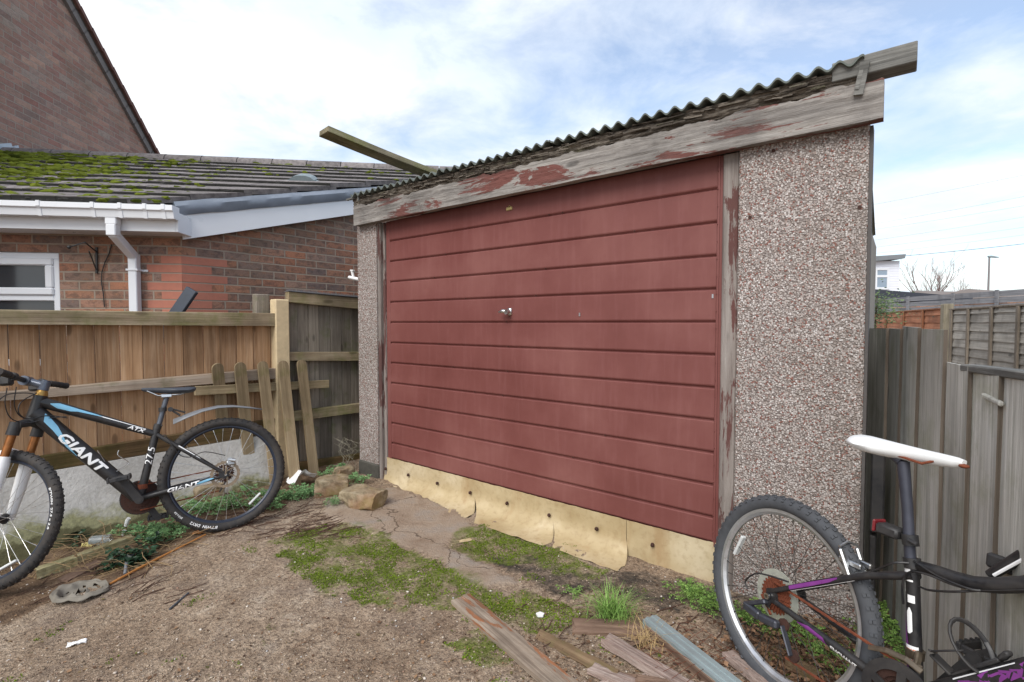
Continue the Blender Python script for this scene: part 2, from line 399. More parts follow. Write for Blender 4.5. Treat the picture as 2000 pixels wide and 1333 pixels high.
def gh(x, y):
    s = (-1.80 - x) * .86 + (3.05 - y) * .51
    z = .015 - .085 * max(0.0, min(1.6, s)) if x < -1.2 else .015 * max(0, min(1, (-x - .4) / .8))
    if abs(x) < 5 and -1 < y < 8: z += .012 * fbm(x, y, 1.3, 3, 4.0) * (1 if y < 6 else .3)
    return z
def axis_steps(a, b, st, far):
    xs = [a + st * i for i in range(int((b - a) / st) + 1)]; d = st; lo = []; x = xs[0]
    while x > -far: d *= 1.35; x -= d; lo.append(x)
    d = st; hi = []; x = xs[-1]
    while x < far: d *= 1.35; x += d; hi.append(x)
    return lo[::-1] + xs + hi
gx_ = axis_steps(-3.3, 2.1, .022, 600); gy_ = axis_steps(.9, 4.9, .022, 600)
gv = []; am = []; asl = []; ad = []; aso = []; am_s = []
def masks(x, y):
    wx = x + .07 * fbm(x, y, 6, 3, 1.0); wy = y + .07 * fbm(x, y, 6, 3, 7.0)
    mo = 1.0 if any(inpoly(wx, wy, p) for p in MOSS) else 0.0
    sl = 1.0 if inpoly(x + .02 * fbm(x, y, 9, 3, 3.0), y + .02 * fbm(x, y, 9, 3, 5.0), SLAB) else 0.0
    dk = 1.0 if inpoly(wx, wy, DARK) else 0.0
    so = 1.0 if inpoly(wx, wy, SOIL) else 0.0
    return mo, sl, dk, so
for y in gy_:
    for x in gx_:
        z = gh(x, y)
        if -3.4 < x < 2.2 and .8 < y < 5.2:
            mo, sl, dk, so = masks(x, y)
            z += .006 * fbm(x, y, 14, 4, 2.0) * (1 - .8 * sl) + .010 * sl + .012 * so * fbm(x, y, 5, 4, 9.0)
        else: mo = sl = dk = so = 0.0
        gv.append((x, y, z)); am.append(mo); asl.append(sl); ad.append(dk); aso.append(so)
nx = len(gx_); gf = [(j * nx + i, j * nx + i + 1, (j + 1) * nx + i + 1, (j + 1) * nx + i) for j in range(len(gy_) - 1) for i in range(nx - 1)]
def ground_mat():
    m = Mat('worn_concrete_and_dirt', .92, 0, .2)
    a = m.noise(1.1, 5, .55); b = m.noise(9, 8, .7); f = m.noise(60, 6, .7); sp = m.noise(220, 3, .6)
    k = m.math('ADD', m.math('MULTIPLY', a, .45), m.math('MULTIPLY', b, .55))
    c = m.ramp(k, [(.32, S(96, 80, 66)), (.43, S(142, 122, 103)), (.55, S(168, 149, 129)), (.7, S(196, 182, 165))])
    c = m.mix(m.ramp(f, [(.36, .8), (.54, 0.0)]), c, S(80, 66, 56))
    c = m.mix(m.ramp(sp, [(.60, 0.0), (.68, .7)]), c, S(204, 192, 176))
    ag = m.voro(150, out='Distance'); agc = m.t.nodes.new('ShaderNodeTexVoronoi'); agc.inputs['Scale'].default_value = 150; m.t.links.new(m.obj, agc.inputs['Vector']); asep = m.t.nodes.new('ShaderNodeSeparateColor'); m.t.links.new(agc.outputs['Color'], asep.inputs[0])
    c = m.mix(.42, c, m.ramp(asep.outputs[0], [(0, (.45, .43, .40)), (.4, (.9, .88, .85)), (.75, (1.1, 1.08, 1.04)), (1, (1.75, 1.7, 1.65))]), 'MULTIPLY')
    c = m.mix(m.ramp(m.noise(2.7, 6, .65), [(.52, 0.0), (.68, .45)]), c, S(118, 106, 98))
    sl = m.ramp(m.noise(5, 6, .6), [(.3, S(142, 122, 104)), (.5, S(164, 147, 130)), (.7, S(154, 146, 138))])
    wv = m.t.nodes.new('ShaderNodeVectorMath'); wv.operation = 'ADD'; nz = m.t.nodes.new('ShaderNodeTexNoise'); nz.inputs['Scale'].default_value = 3.5; nz.inputs['Detail'].default_value = 5; m.t.links.new(m.obj, nz.inputs['Vector']); sc_ = m.t.nodes.new('ShaderNodeVectorMath'); sc_.operation = 'SCALE'; sc_.inputs['Scale'].default_value = .5; m.t.links.new(nz.outputs['Color'], sc_.inputs[0]); m.t.links.new(m.obj, wv.inputs[0]); m.t.links.new(sc_.outputs[0], wv.inputs[1]); ck = m.voro(1.5, 'DISTANCE_TO_EDGE', vec=wv.outputs[0]); 
    sl = m.mix(m.ramp(ck, [(.003, .9), (.010, 0.0)]), sl, S(78, 64, 52))
    c = m.mix(m.math('MULTIPLY', m.attr('slab'), .85), c, sl)
    c = m.mix(m.math('MULTIPLY', m.attr('soil'), .8), c, m.ramp(b, [(.35, S(66, 50, 38)), (.5, S(104, 82, 62)), (.65, S(138, 114, 90))]))
    dn = m.ramp(b, [(.40, .95), (.60, .35)])
    c = m.mix(m.math('MULTIPLY', m.attr('damp'), dn), c, m.ramp(f, [(.3, S(36, 34, 31)), (.7, S(88, 82, 75))]))
    mn = m.noise(7, 8, .72)
    mm = m.math('MULTIPLY', m.attr('moss'), m.ramp(mn, [(.40, 0.0), (.60, .85)]))
    c = m.mix(mm, c, m.ramp(f, [(.3, S(62, 74, 22)), (.7, S(114, 130, 46))]))
    spots = m.ramp(m.noise(4.2, 6, .75), [(.66, 0.0), (.70, .8)])
    c = m.mix(spots, c, m.ramp(f, [(.3, S(50, 58, 20)), (.7, S(94, 104, 42))]))
    m.col(c)
    h = m.math('ADD', m.math('MULTIPLY', b, .5), m.math('MULTIPLY', f, .5))
    m.bump(h, .9, .025); m.bump(ag, .6, .006); return m.m
me = bpy.data.meshes.new('ground'); me.from_pydata(gv, [], gf); me.update()
for nm, arr in (('moss', am), ('slab', asl), ('damp', ad), ('soil', aso)):
    at = me.attributes.new(nm, 'FLOAT', 'POINT'); at.data.foreach_set('value', arr)
ground = link('ground', me, ground_mat(), None, 180); tag(ground, kind='structure')

# moss cushions, as far as the moss patches reach
def moss_mat(name='moss', a=S(70, 88, 22), b=S(134, 156, 50)):
    m = Mat(name, .95, 0, .1); n = m.noise(9, 4)
    c = m.ramp(m.math('ADD', m.math('MULTIPLY', n, .6), m.math('MULTIPLY', m.island(), .4)), [(.25, a), (.75, b)])
    m.col(c); return m.m
M_MOSS = moss_mat()
mb = MB(); rr = random.Random(3)
def tuft(x, y, z, h, k=4):
    for _ in range(k):
        th = rr.uniform(0, 6.28); dx, dy = math.cos(th), math.sin(th); w = h * .55; l = h * rr.uniform(.3, .9)
        mb.add([(x - dy * w, y + dx * w, z), (x + dy * w, y - dx * w, z), (x + dx * l, y + dy * l, z + h * rr.uniform(.6, 1.1))], [(0, 1, 2)])
n_t = 0
for _ in range(230000):
    x = rr.uniform(-2.2, 1.2); y = rr.uniform(1.3, 3.9)
    mo, sl, dk, so = masks(x, y)
    d = fbm(x, y, 7, 5, 2.2) + .35 * fbm(x, y, 23, 2, 5)
    if (mo and d > .22 - .55 * rr.random()) or (not mo and not sl and y < 3.2 and fbm(x, y, 4.5, 5, 6.1) > .62 and rr.random() < .5):
        tuft(x, y, gh(x, y) + .002, rr.uniform(.002, .006)); n_t += 1
    if n_t > 42000: break
tag(mb.build('moss', M_MOSS), 'bright green moss cushions spread over the concrete before the red door', 'moss', kind='stuff')

# loose chippings
def chip_mat():
    m = Mat('stone_chippings', .85, 0, .3)
    m.col(m.ramp(m.island(), [(0, S(120, 104, 88)), (.35, S(168, 150, 130)), (.6, S(176, 162, 144)), (.8, S(140, 110, 92)), (.95, S(214, 206, 194)), (1, S(170, 168, 170))])); return m.m
mb = MB()
for _ in range(9000):
    t = rr.random(); px = rr.uniform(-100, 1500); py = 1333 + 60 - (rr.random() ** 1.6) * 420
    g = gnd(px, py); x, y = g.x, g.y
    if y > 3.7 or (y - 4.231) * .616 * 0 + 0: continue
    r = rr.choice((.0012, .0015, .0018, .002, .0025, .003, .0045)) * rr.uniform(.7, 1.3)
    mb.blob((x, y, gh(x, y) + r * .4), r, (rr.uniform(.8, 1.5), rr.uniform(.7, 1.2), .7), .5, 1.3, 1, rr.random() * 9, rr.uniform(0, 6))
tag(mb.build('gravel_chippings', chip_mat(), None, 180), 'loose pale stone chippings scattered over the worn ground', 'gravel', kind='stuff')
# ---------------------------------------------------------------- garage (x along the front, y into the depth, z up)
GX = V((1240, -970, 0)).normalized(); GY = V((-GX.y, GX.x, 0)); GZ = V((0, 0, 1))
GO = V((-1.308, 4.231, 0)); GM = frameM(GO, GX, GY, GZ)
def face(px, py, off=0.0):
    p = on_plane(px, py, GO + GY * off, GY) - GO; return V((p.dot(GX), p.dot(GY), p.z))
ga = thing('garage', 'prefabricated pebbledash garage with a faded red up-and-over door and corrugated roof', 'garage', GM)
mb = MB(); mb.box((0, 0, .13), (.257, .055, 2.13)); mb.box((.0, .055, .13), (.05, 4.2, 2.13))
mb.build('wall_panel', M_PEB, ga)
mb = MB(); mb.box((3.02, 0, -.05), (3.52, .055, 2.13), bev=.006); mb.build('wall_panel', M_PEB, ga)
mb = MB(); mb.box((3.36, .055, -.05), (3.41, 4.2, 2.13)); mb.build('side_wall', plain('bare_concrete_panel', S(132, 127, 119), .9, var=.25, scale=8, bump=.4), ga)
mb = MB(); mb.box((.05, 4.15, -.05), (3.36, 4.2, 2.13)); mb.build('rear_wall', M_PEB, ga)
mb = MB(); mb.box((-.008, -.012, -.08), (.262, .06, .132), bev=.01); mb.build('plinth', M_PLINTH, ga)
mb = MB(); mb.box((3.521, .006, .0), (3.532, .08, 2.11)); mb.build('corner_post', plain('dark_grey_post', S(84, 80, 78), .8, var=.3), ga)
mb = MB(); mb.box((3.552, .03, .42), (3.60, .10, .78), bev=.006); mb.box((3.552, .05, -.02), (3.575, .12, .40), bev=.004); mb.build('plastic_and_gap_shade', M_BLKPLASTIC, ga)  # upper piece dark plastic; lower black strip stands in for a shaded gap
mb = MB(); mb.box((.259, .008, -.02), (.297, .10, 2.115), bev=.004); mb.box((.299, .03, .0), (.326, .10, 2.115), bev=.004); mb.build('door_jamb', M_JAMB, ga)
mb = MB(); mb.box((2.945, .014, -.02), (3.017, .10, 2.115), bev=.005); mb.build('door_jamb', M_JAMB, ga)
# bolt holes and bolts in the right hand panel
mb = MB()
for q in ((1511, 295), (1465, 425), (1679, 405)):
    p = face(*q); mb = MB(); mb.disc((p.x, -.001, p.z), (1, 0, 0), (0, 0, 1), (0, 1, 0), .008, .004, 10); mb.build('bolt_head', M_DARKRUST, ga)
# fascia board with a split, worn lower edge
def plankmesh(x0, x1, z0, z1, y0, y1, nx_, nz_, amp_top, amp_bot, amp_face, seed, taper=0.0):
    mb = MB(); vs = []
    for side in (0, 1):
        for i in range(nx_ + 1):
            x = x0 + (x1 - x0) * i / nx_
            zt = z1 + amp_top * noise.fractal(V((x * 6, seed, 0)), .8, 2, 5); zb = z0 + amp_bot * noise.fractal(V((x * 3, seed + 9, 0)), .8, 2, 4)
            for j in range(nz_ + 1):
                z = zb + (zt - zb) * j / nz_
                y = y1 if side else y0 + amp_face * noise.fractal(V((x * 5, z * 55, seed)), .8, 2, 4)
                vs.append((x, y, z))
    k = nz_ + 1; o = (nx_ + 1) * k; fs = []
    for i in range(nx_):
        for j in range(nz_):
            a = i * k + j; fs += [(a, a + k, a + k + 1, a + 1), (o + a, o + a + 1, o + a + k + 1, o + a + k)]
        a = i * k; fs += [(a, o + a, o + a + k, a + k), (a + nz_, a + k + nz_, o + a + k + nz_, o + a + nz_)]
    for i in (0, nx_):
        for j in range(nz_): a = i * k + j; fs.append((a, a + 1, o + a + 1, o + a))
    return mb.add(vs, fs)
plankmesh(.032, 3.565, 2.112, 2.268, -.058, -.004, 420, 10, .020, .003, .004, 1.0).build('fascia_board', M_HEADER, ga)
plankmesh(.02, 3.50, 2.268, 2.338, -.050, .03, 520, 8, .010, .004, .016, 5.0).build('rotten_batten', M_ROT, ga)
mb = MB(); rs = random.Random(2)
for i in range(90):       # splinters hanging out of the rot
    x = rs.uniform(.05, 3.45); z = rs.uniform(2.283, 2.335); L = rs.uniform(.03, .14)
    mb.bar((x, -.058 - rs.uniform(0, .008), z), (x + L, -.058 - rs.uniform(0, .012), z + rs.uniform(-.012, .006)), .006, rs.uniform(.003, .009))
mb.build('splinters', M_ROT, ga)
mb = MB(); p = face(1690, 122, -.07); q = face(1676, 186, -.07)
mb.bar((p.x, -.074, p.z), (q.x, -.069, q.z), .032, .014, (0, 1, 0)); mb.bar((p.x - .012, -.072, p.z - .03), (q.x - .004, -.072, q.z + .02), .014, .016, (0, 1, 0)); mb.build('split_batten', M_GREYWOOD, ga)
mb = MB(); mb.box((3.39, -.064, 2.296), (3.665, .04, 2.374), bev=.003); mb.build('beam_end', M_GREYWOOD, ga)
mb = MB(); mb.bar((-.04, -.07, 2.333), (.06, -.07, 2.335), .02, .012); mb.bar((.115, -.066, 2.30), (.118, -.066, 2.35), .012, .016, (0, 1, 0)); mb.build('splinter', M_GREYWOOD, ga)
# corrugated sheets
mb = MB(); nxr = 47 * 10; vs = []; pitch = .0755
def corr(x): return 2.348 + .0135 * math.sin(2 * math.pi * x / pitch)
ys = (-.082, 1.0, 2.4, 4.3)
for lay in (0, 1):
    for yy in ys:
        for i in range(nxr + 1):
            x = .03 + i * (3.50 - .03) / nxr
            lift = .010 * (1 if 1.05 < x < 1.12 or 2.0 < x < 2.03 else 0) + .006 * fbm(x, .3, 2.2, 2, 3)
            vs.append((.03 + (x - .03) * (1 - .03 * max(0, yy) / 4.3), yy + .006 * fbm(x, 9, 6, 2, 1), corr(x) + lift - yy * .02 + (.009 if lay else 0)))
k = nxr + 1; L = len(ys); fs = []
for lay in (0, 1):
    for r_ in range(L - 1):
        for i in range(nxr): a = lay * L * k + r_ * k + i; fs.append((a, a + 1, a + k + 1, a + k))
for r_ in (0, L - 1):
    for i in range(nxr): a = r_ * k + i; fs.append((a, a + 1, L * k + a + 1, L * k + a))
mb.add(vs, fs).build('roof_sheet', M_CORR, ga, 50)
# door leaf, ten cladding boards between rivetted edge strips
dr = MB(); zl = [.185] + [.315 + .1642 * i for i in range(11)] + [2.125]
for a, b in zip(zl[:-1], zl[1:]):
    x0, x1 = .375, 2.912
    yb = .055
    dr.prism([(0, a + .006), (-.010, a + .016), (-.012, a + .022), (-.012, b - .004), (-.008, b), (.0, b)], (x0, yb, 0), (0, 1, 0), (0, 0, 1), (1, 0, 0), 0, x1 - x0)
dr.box((.33, .056, .18), (2.945, .07, 2.125))
door = dr.build('garage_door', M_DOOR, ga)
mb = MB(); mb.box((.33, .040, .18), (.374, .055, 2.12), bev=.003); mb.build('edge_strip', M_DOOR, door)
mb = MB(); mb.box((2.913, .036, .18), (2.944, .055, 2.12), bev=.003); mb.box((2.921, .030, .18), (2.927, .036, 2.12))
for i in range(22):
    z = .25 + i * .0855; mb.blob((2.917, .034, z), .0035, sub=1, amp=0)
mb.build('edge_strip', M_DOOR, door)
# cast handle
p = face(994, 609, .04); mb = MB()
mb.blob((p.x + .008, .040, p.z), .03, (.75, .5, 1), .1, 2, 3, 4, flat=.8)
mb.tube([(p.x + .01, .035, p.z), (p.x + .005, .006, p.z), (p.x - .02, -.004, p.z + .002), (p.x - .052, -.002, p.z - .004)], [.012, .014, .013, .006], 10)
mb.disc((p.x + .014, -.004, p.z - .004), (1, 0, 0), (0, 0, 1), (0, 1, 0), .016, .012, 14)
mb.build('handle', M_STEEL, door, 50)
p = face(995, 408, .04); mb = MB(); mb.box((p.x - .026, .034, p.z - .011), (p.x + .024, .044, p.z + .010), bev=.004); mb.tube([(p.x - .01, .04, p.z + .01), (p.x + .002, .036, p.z + .018), (p.x + .018, .04, p.z + .01)], .002, 5)
mb.build('latch_plate', plain('tarnished_brass', S(178, 160, 108), .6, var=.3), door)
# small screws along the board gaps
mb = MB()
for i in range(1, 11):
    for _ in range(2): mb = MB(); mb.disc((rs.uniform(.5, 2.8), .0425, .315 + .1642 * i + .012), (1, 0, 0), (0, 0, 1), (0, 1, 0), .004, .003, 8); mb.build('screw', M_DARKRUST, door)
for q in ((1132, 614), (1392, 578)): 
    p = face(*q, .04); mb = MB(); mb.box((p.x - .004, .038, p.z - .012), (p.x + .004, .043, p.z + .008)); mb.build('paint_chip', M_ALU, door)
# vinyl draught strip nailed along the door bottom, torn and lying out on the concrete
GI = GM.inverted()
def strip(mb, pts, seed, vertical=False):
    """pts: photo pixels along the strip's lower edge, lying on the concrete (or hanging on the door)"""
    top = lambda px: face(px, 905 + (px - 748) * (1067 - 905) / 645, .034).x
    cols = []
    for (a, b) in zip(pts[:-1], pts[1:]):
        n = max(2, int(abs(b[0] - a[0]) / 6) + 2)
        for k in range(n):
            f = k / n; cols.append((a[0] + (b[0] - a[0]) * f, a[1] + (b[1] - a[1]) * f))
    cols.append(pts[-1]); vs = []; m = 12; xl = -9
    for ci, (px, py) in enumerate(cols):
        xt = max(top(px), xl + .002); xl = xt
        if vertical: B = face(px, py, .030)
        else: B = GI @ gnd(px, py, .004)
        xt += (.010 if ci == len(cols) - 1 else 0); ztop = .198 + .004 * noise.fractal(V((xt * 12, 4, 0)), .8, 2, 4)
        for j in range(m + 1):
            t = j / m
            if vertical: p = V((xt, .034, ztop)).lerp(B, t); p.x = xt + (B.x - xt) * t
            else:
                t2 = max(0.0, (t - .42) / .58); zm = .092
                if t2 <= 0: p = V((xt, .034, ztop + (zm - ztop) * t / .42))
                else:
                    P0, P1, P2 = V((xt, .034, zm)), V((xt * .7 + B.x * .3, .030, -.01)), V((B.x, B.y, .004))
                    p = P0 * (1 - t2) ** 2 + P1 * 2 * t2 * (1 - t2) + P2 * t2 * t2
                    p.z = max(p.z, .004 + .006 * (1 - t2)) + .012 * t2 * t2 * max(0, noise.noise(V((xt * 11, seed, 3))))
            p.y += .003 * noise.fractal(V((xt * 7, t * 2, 1)), .8, 2, 3); p.z += (.003 * noise.fractal(V((xt * 9, t * 3, 5)), .8, 2, 3) if j else 0)
            vs.append(p)
    k = m + 1; o = len(vs); n = len(cols) - 1; vs += [V((p.x, p.y + .004, p.z - .001)) for p in vs]; fs = []
    for i in range(n):
        for j in range(m): a = i * k + j; fs += [(a, a + k, a + k + 1, a + 1), (o + a, o + a + 1, o + a + k + 1, o + a + k)]
        a = i * k + m; fs.append((a, a + k, o + a + k, o + a)); a = i * k; fs.append((a, o + a, o + a + k, a + k))
    for i in (0, n):
        for j in range(m): a = i * k + j; fs.append((a, a + 1, o + a + 1, o + a))
    mb.add(vs, fs)
mb = MB()
strip(mb, [(747, 940), (762, 950), (777, 955), (778, 966), (793, 973), (794, 978), (830, 989), (868, 999), (890, 1010), (910, 1013), (924, 1004)], 1)
strip(mb, [(925, 1022), (940, 1026), (985, 1042), (1040, 1060), (1060, 1066), (1076, 1061)], 2)
strip(mb, [(1078, 1070), (1120, 1086), (1166, 1103), (1206, 1116), (1213, 1108), (1220, 1106)], 3)
strip(mb, [(1224, 1098), (1262, 1106), (1300, 1117), (1345, 1126), (1394, 1141)], 5, True)
sk = mb.build('draught_strip', M_LINO, ga, 60)
for q in ((797, 944), (854, 960), (918, 979), (990, 1001), (1072, 1026), (1165, 1055), (1274, 1088), (753, 926)):
    p = face(*q, .02); mb = MB(); mb.blob((p.x, .020, max(p.z, .105)), .0105, (1, 1.2, 1.15), .3, 2, 2, p.x); mb.build('nail_head', M_DARKRUST, sk, 180)
# white bracket on the left flank
p = at_depth(690, 541, 4.45); q = GM.inverted() @ p; mb = MB()
mb.bar((q.x - .07, q.y, q.z + .0), (q.x + .09, q.y, q.z - .03), .03, .03, bev=.01); mb.bar((q.x + .0, q.y, q.z), (q.x - .02, q.y, q.z + .055), .012, .02); mb.bar((q.x - .035, q.y, q.z + .06), (q.x + .01, q.y, q.z + .055), .02, .012)
mb.build('bracket', M_WHITEPAINT, ga)

# decking board lying on the garage roof
p = at_depth(632, 262, 3.9); q = at_depth(875, 350, 4.75)
def deck(a, b, w, t):
    a = V(a); b = V(b); x = (b - a).normalized(); y = V((0, 0, 1)).cross(x).normalized(); z = x.cross(y); L = (b - a).length + 1.2
    mb = MB(); n = 12; prof = [(-w / 2, t), (w / 2, t), (w / 2, 0)] 
    for i in range(n):
        for k_, dz in ((.0, 0), (.25, .005), (.75, .005)): prof.append((w / 2 - w * (i + k_) / n, dz))
    prof.append((-w / 2, 0))
    vs = []; segs = 14
    for s in range(segs + 1):
        f = s / segs; sag = -.05 * math.sin(math.pi * min(1, f * 1.3)) * 0.6
        for (yy, zz_) in prof: vs.append((L * f, yy, zz_ + sag))
    k = len(prof); fs = [(s * k + i, s * k + (i + 1) % k, (s + 1) * k + (i + 1) % k, (s + 1) * k + i) for s in range(segs) for i in range(k)]
    fs += [tuple(range(k))[::-1], tuple(range(segs * k, segs * k + k))]
    return mb.add(vs, fs), frameM(a, x, y, z)
mb, M = deck(p, q, .16, .042)
o = mb.build('decking_board', wood('mossy_decking', S(94, 88, 74), S(132, 124, 104), S(164, 156, 134), 0, green=.5, greencol=S(112, 116, 66), knots=False), None, None, M)
tag(o, 'mossy ribbed decking board sticking out from the garage roof into the sky', 'plank')
# ---------------------------------------------------------------- bungalow on the left
BR = [(0, S(172, 120, 96)), (.2, S(152, 120, 104)), (.38, S(130, 112, 104)), (.5, S(184, 134, 108)), (.66, S(124, 108, 104)), (.8, S(168, 138, 122)), (1, S(190, 128, 98))]
M_BRICK = brick('bungalow_brick', BR, S(158, 144, 130), darkpatch=.5)
M_SALM = None and brick('repair_brick', [(0, S(176, 88, 62)), (.5, S(186, 98, 72)), (1, S(170, 82, 60))], S(136, 128, 120), darkpatch=0.0)
HC = at_depth(357, 600, 4.23); HC.z = 0
DE = V((7000, 970, 0)).normalized()                     # along the eaves, to the right
DG = V((.6115, .7912, 0)).normalized()                  # along the gable, away
NE = V((DE.y, -DE.x, 0)); NG = V((DG.y, -DG.x, 0))      # outward normals
UP = V((0, 0, 1))
bu = thing('bungalow', 'low brick bungalow with mossy grey tiled roof and white gutter beyond the left fence', 'house', frameM(HC, DE, -NE, UP))
BI = bu.matrix_world.inverted()
def bl(p): return BI @ V(p)
MG = BI @ frameM(HC, DG, -NG, UP)                       # the gable wall's own frame
TAN = .41; ZE = 2.02
def fr(px, py, off=0.0): p = on_plane(px, py, HC + NE * off, NE); return bl(p)
def gg(px, py, off=0.0):
    p = on_plane(px, py, HC + NG * off, NG) - HC; return V((p.dot(DG), off, p.z))
# front wall with a window opening
wl, wr = fr(-260, 560).x, fr(117, 560).x; wt, wb = fr(60, 493).z, .95
ztop = 2.06
def wallbox(mb, x0, x1, z0, z1, y0=0.0, y1=.1): mb.box((x0, y0, z0), (x1, y1, z1))
mb = MB(); wallbox(mb, -5.5, wl, -.2, ztop); wallbox(mb, wr, 0, -.2, ztop); wallbox(mb, wl, wr, wt, ztop); wallbox(mb, wl, wr, -.2, wb)
mb.build('front_wall', M_BRICK, bu)
# gable wall under the sloping roof
k = TAN * abs(DG.dot(-NE)); tl = 7.0
zb0 = gg(365, 467).z; zb1 = gg(700, 420); k = (zb1.z - zb0) / (zb1.x - gg(365, 467).x)
mb = MB(); mb.prism([(0, -.2), (tl, -.2), (tl, zb0 + k * tl), (0, zb0 + .01)], (0, 0, 0), (1, 0, 0), (0, 0, 1), (0, 1, 0), 0, .1)
mb.build('gable_wall', M_BRICK, bu, None, MG)
# repair bricks toothed in at the corner, standing 3 mm proud
mbf, mbg = MB(), MB()
z = .075 * 13
while z < fr(357, 500).z - .02:
    i = round(z / .075); long = i % 2 == 0
    a = .225 * (.5 if not long else .86)
    mbf.box((-(.16 if long else .27), -.003, i * .075 + .006), (0, 0, i * .075 + .069)); mbg.box((0, -.003, i * .075 + .006), ((.23 if not long else .36), 0, i * .075 + .069))
    z += .075
M_SAL = plain('salmon_repair_brick', S(182, 118, 98), .85, var=.14, scale=20, bump=.3)
mbf.build('corner_bricks', M_SAL, bu); mbg.build('corner_bricks', M_SAL, bu, None, MG)
# window
wy = -.0
win = MB(); t = .075
def framebox(mb, x0, x1, z0, z1, w, y0, y1, bev=.008):
    mb.box((x0, y0, z0), (x1, y1, z0 + w), bev=bev); mb.box((x0, y0, z1 - w), (x1, y1, z1), bev=bev)
    mb.box((x0, y0 + .001, z0 + w - .002), (x0 + w, y1, z1 - w + .002), bev=bev); mb.box((x1 - w, y0 + .001, z0 + w - .002), (x1, y1, z1 - w + .002), bev=bev)
tz = fr(60, 583).z
framebox(win, wl, wr, wb, wt, .055, .005, .07); win.box((wl + .05, .006, tz - .02), (wr - .05, .07, tz + .03), bev=.006)
wn2 = win.build('window', M_WHITEPVC, bu)
mb = MB(); framebox(mb, wr - .95, wr - .045, tz + .025, wt - .045, .062, -.012, .03, .01); mb.build('sash', M_WHITEPVC, wn2)
mb = MB(); mb.box((wr - .9, .02, tz + .06), (wr - .09, .026, wt - .09)); mb.build('pane', M_GLASS, wn2)
mb = MB(); mb.box((wl + .05, .03, wb + .05), (wr - .05, .036, tz - .015)); mb.build('pane', M_GLASS, wn2)
# eaves: soffit, fascia, gutter, downpipe
OV = .235
fz0 = fr(160, 449, OV).z; fz1 = fz0 + .16; xr = fr(362, 440, OV * .6).x; xl = -5.5
mb = MB(); mb.box((xl, -OV, fz0), (xr - .02, .0, fz0 + .012)); mb.build('soffit', M_WHITEPVC, bu)
mb = MB(); mb.box((xl, -OV - .02, fz0 - .004), (xr - .02, -OV, fz1)); mb.box((xr - .02, -OV - .02, fz0 - .006), (xr, .0, fz1 - .01), bev=.003); mb.build('fascia', M_WHITEPVC, bu)
gz = fr(160, 424, OV + .08).z; gr = fr(343, 420, OV + .08).x
gp = [(-OV - .022, .10), (-OV - .13, .10), (-OV - .13, .06), (-OV - .115, .05), (-OV - .105, .0), (-OV - .03, .0), (-OV - .022, .01)]
mb = MB(); mb.prism(gp, (xl, 0, gz), (0, 1, 0), (0, 0, 1), (1, 0, 0), 0, gr - xl); gut = mb.build('gutter', M_WHITEPVC, bu)
for px in (80, 185, 238, 286, 322):
    x = fr(px, 420, OV + .1).x; mb = MB()
    mb.prism([(a + (-.004 if a < -OV - .08 else .0), b + (.006 if b > .05 else -.005)) for a, b in gp], (x - .012, 0, gz), (0, 1, 0), (0, 0, 1), (1, 0, 0), 0, .024); mb.build('gutter_clip', M_WHITEPVC, gut)
x0 = fr(222, 440, OV + .06).x; x1 = fr(262, 540, .05).x; zA = fr(222, 462, OV + .06).z; zB = fr(262, 500, .05).z; y0 = -OV - .068; y1 = -.045
dp = MB()
def sq(mb, a, b, w=.062): mb.bar(a, b, w, w, (0, 1, 0) if abs((V(b) - V(a)).normalized().z) > .9 else (0, 0, 1), .006)
dp.box((x0 - .04, y0 - .034, gz - .055), (x0 + .04, y0 + .034, gz + .004), bev=.006)
sq(dp, (x0, y0, gz - .05), (x0, y0, zA), .07); sq(dp, (x0, y0, zA + .02), (x1, y1, zB - .01), .062); sq(dp, (x1, y1, zB + .015), (x1, y1, -.1), .066)
pipe = dp.build('downpipe', M_WHITEPVC, bu)
mb = MB(); zc = fr(262, 528, .05).z; mb.box((x1 - .045, y1 - .04, zc - .008), (x1 + .045, y1 + .045, zc + .008), bev=.002); mb.box((x1 + .04, -.012, zc - .010), (x1 + .085, -.003, zc + .008), bev=.002); mb.build('pipe_clip', M_WHITEPVC, pipe)
# roof courses
es = V((OV + .07, fz1 + .035)); e0 = -(OV + .07); ze = gz + .10
def roofz(y): return ze + (y - e0) * TAN
RIDGEY = 2.75; nrow = 10; gv_ = 1.0 / math.cos(math.atan(TAN)); L = (RIDGEY - e0) * gv_; gauge = L / nrow
sl = V((0, 1, TAN)).normalized(); nn = V((0, -TAN, 1)).normalized()
kx = DG.dot(DE) / DG.dot(-NE)
def vx(y): return y * kx + .10
def tile_mat():
    m = Mat('grey_concrete_tile', .9, 0, .25); n = m.noise(20, 6, .65)
    c = m.ramp(n, [(.3, S(92, 88, 88)), (.5, S(122, 116, 115)), (.7, S(144, 138, 136))]); isl = m.ramp(m.island(), [(0, .8), (1, 1.2)])
    c = m.mix(1.0, c, isl, 'MULTIPLY'); c = m.mix(m.ramp(m.noise(5, 6, .7), [(.58, 0.0), (.72, .5)]), c, S(84, 86, 56))
    m.col(c); m.bump(n, .5, .006); return m.m
M_TILE = tile_mat(); mb = MB(); nose = MB(); rt = random.Random(5)
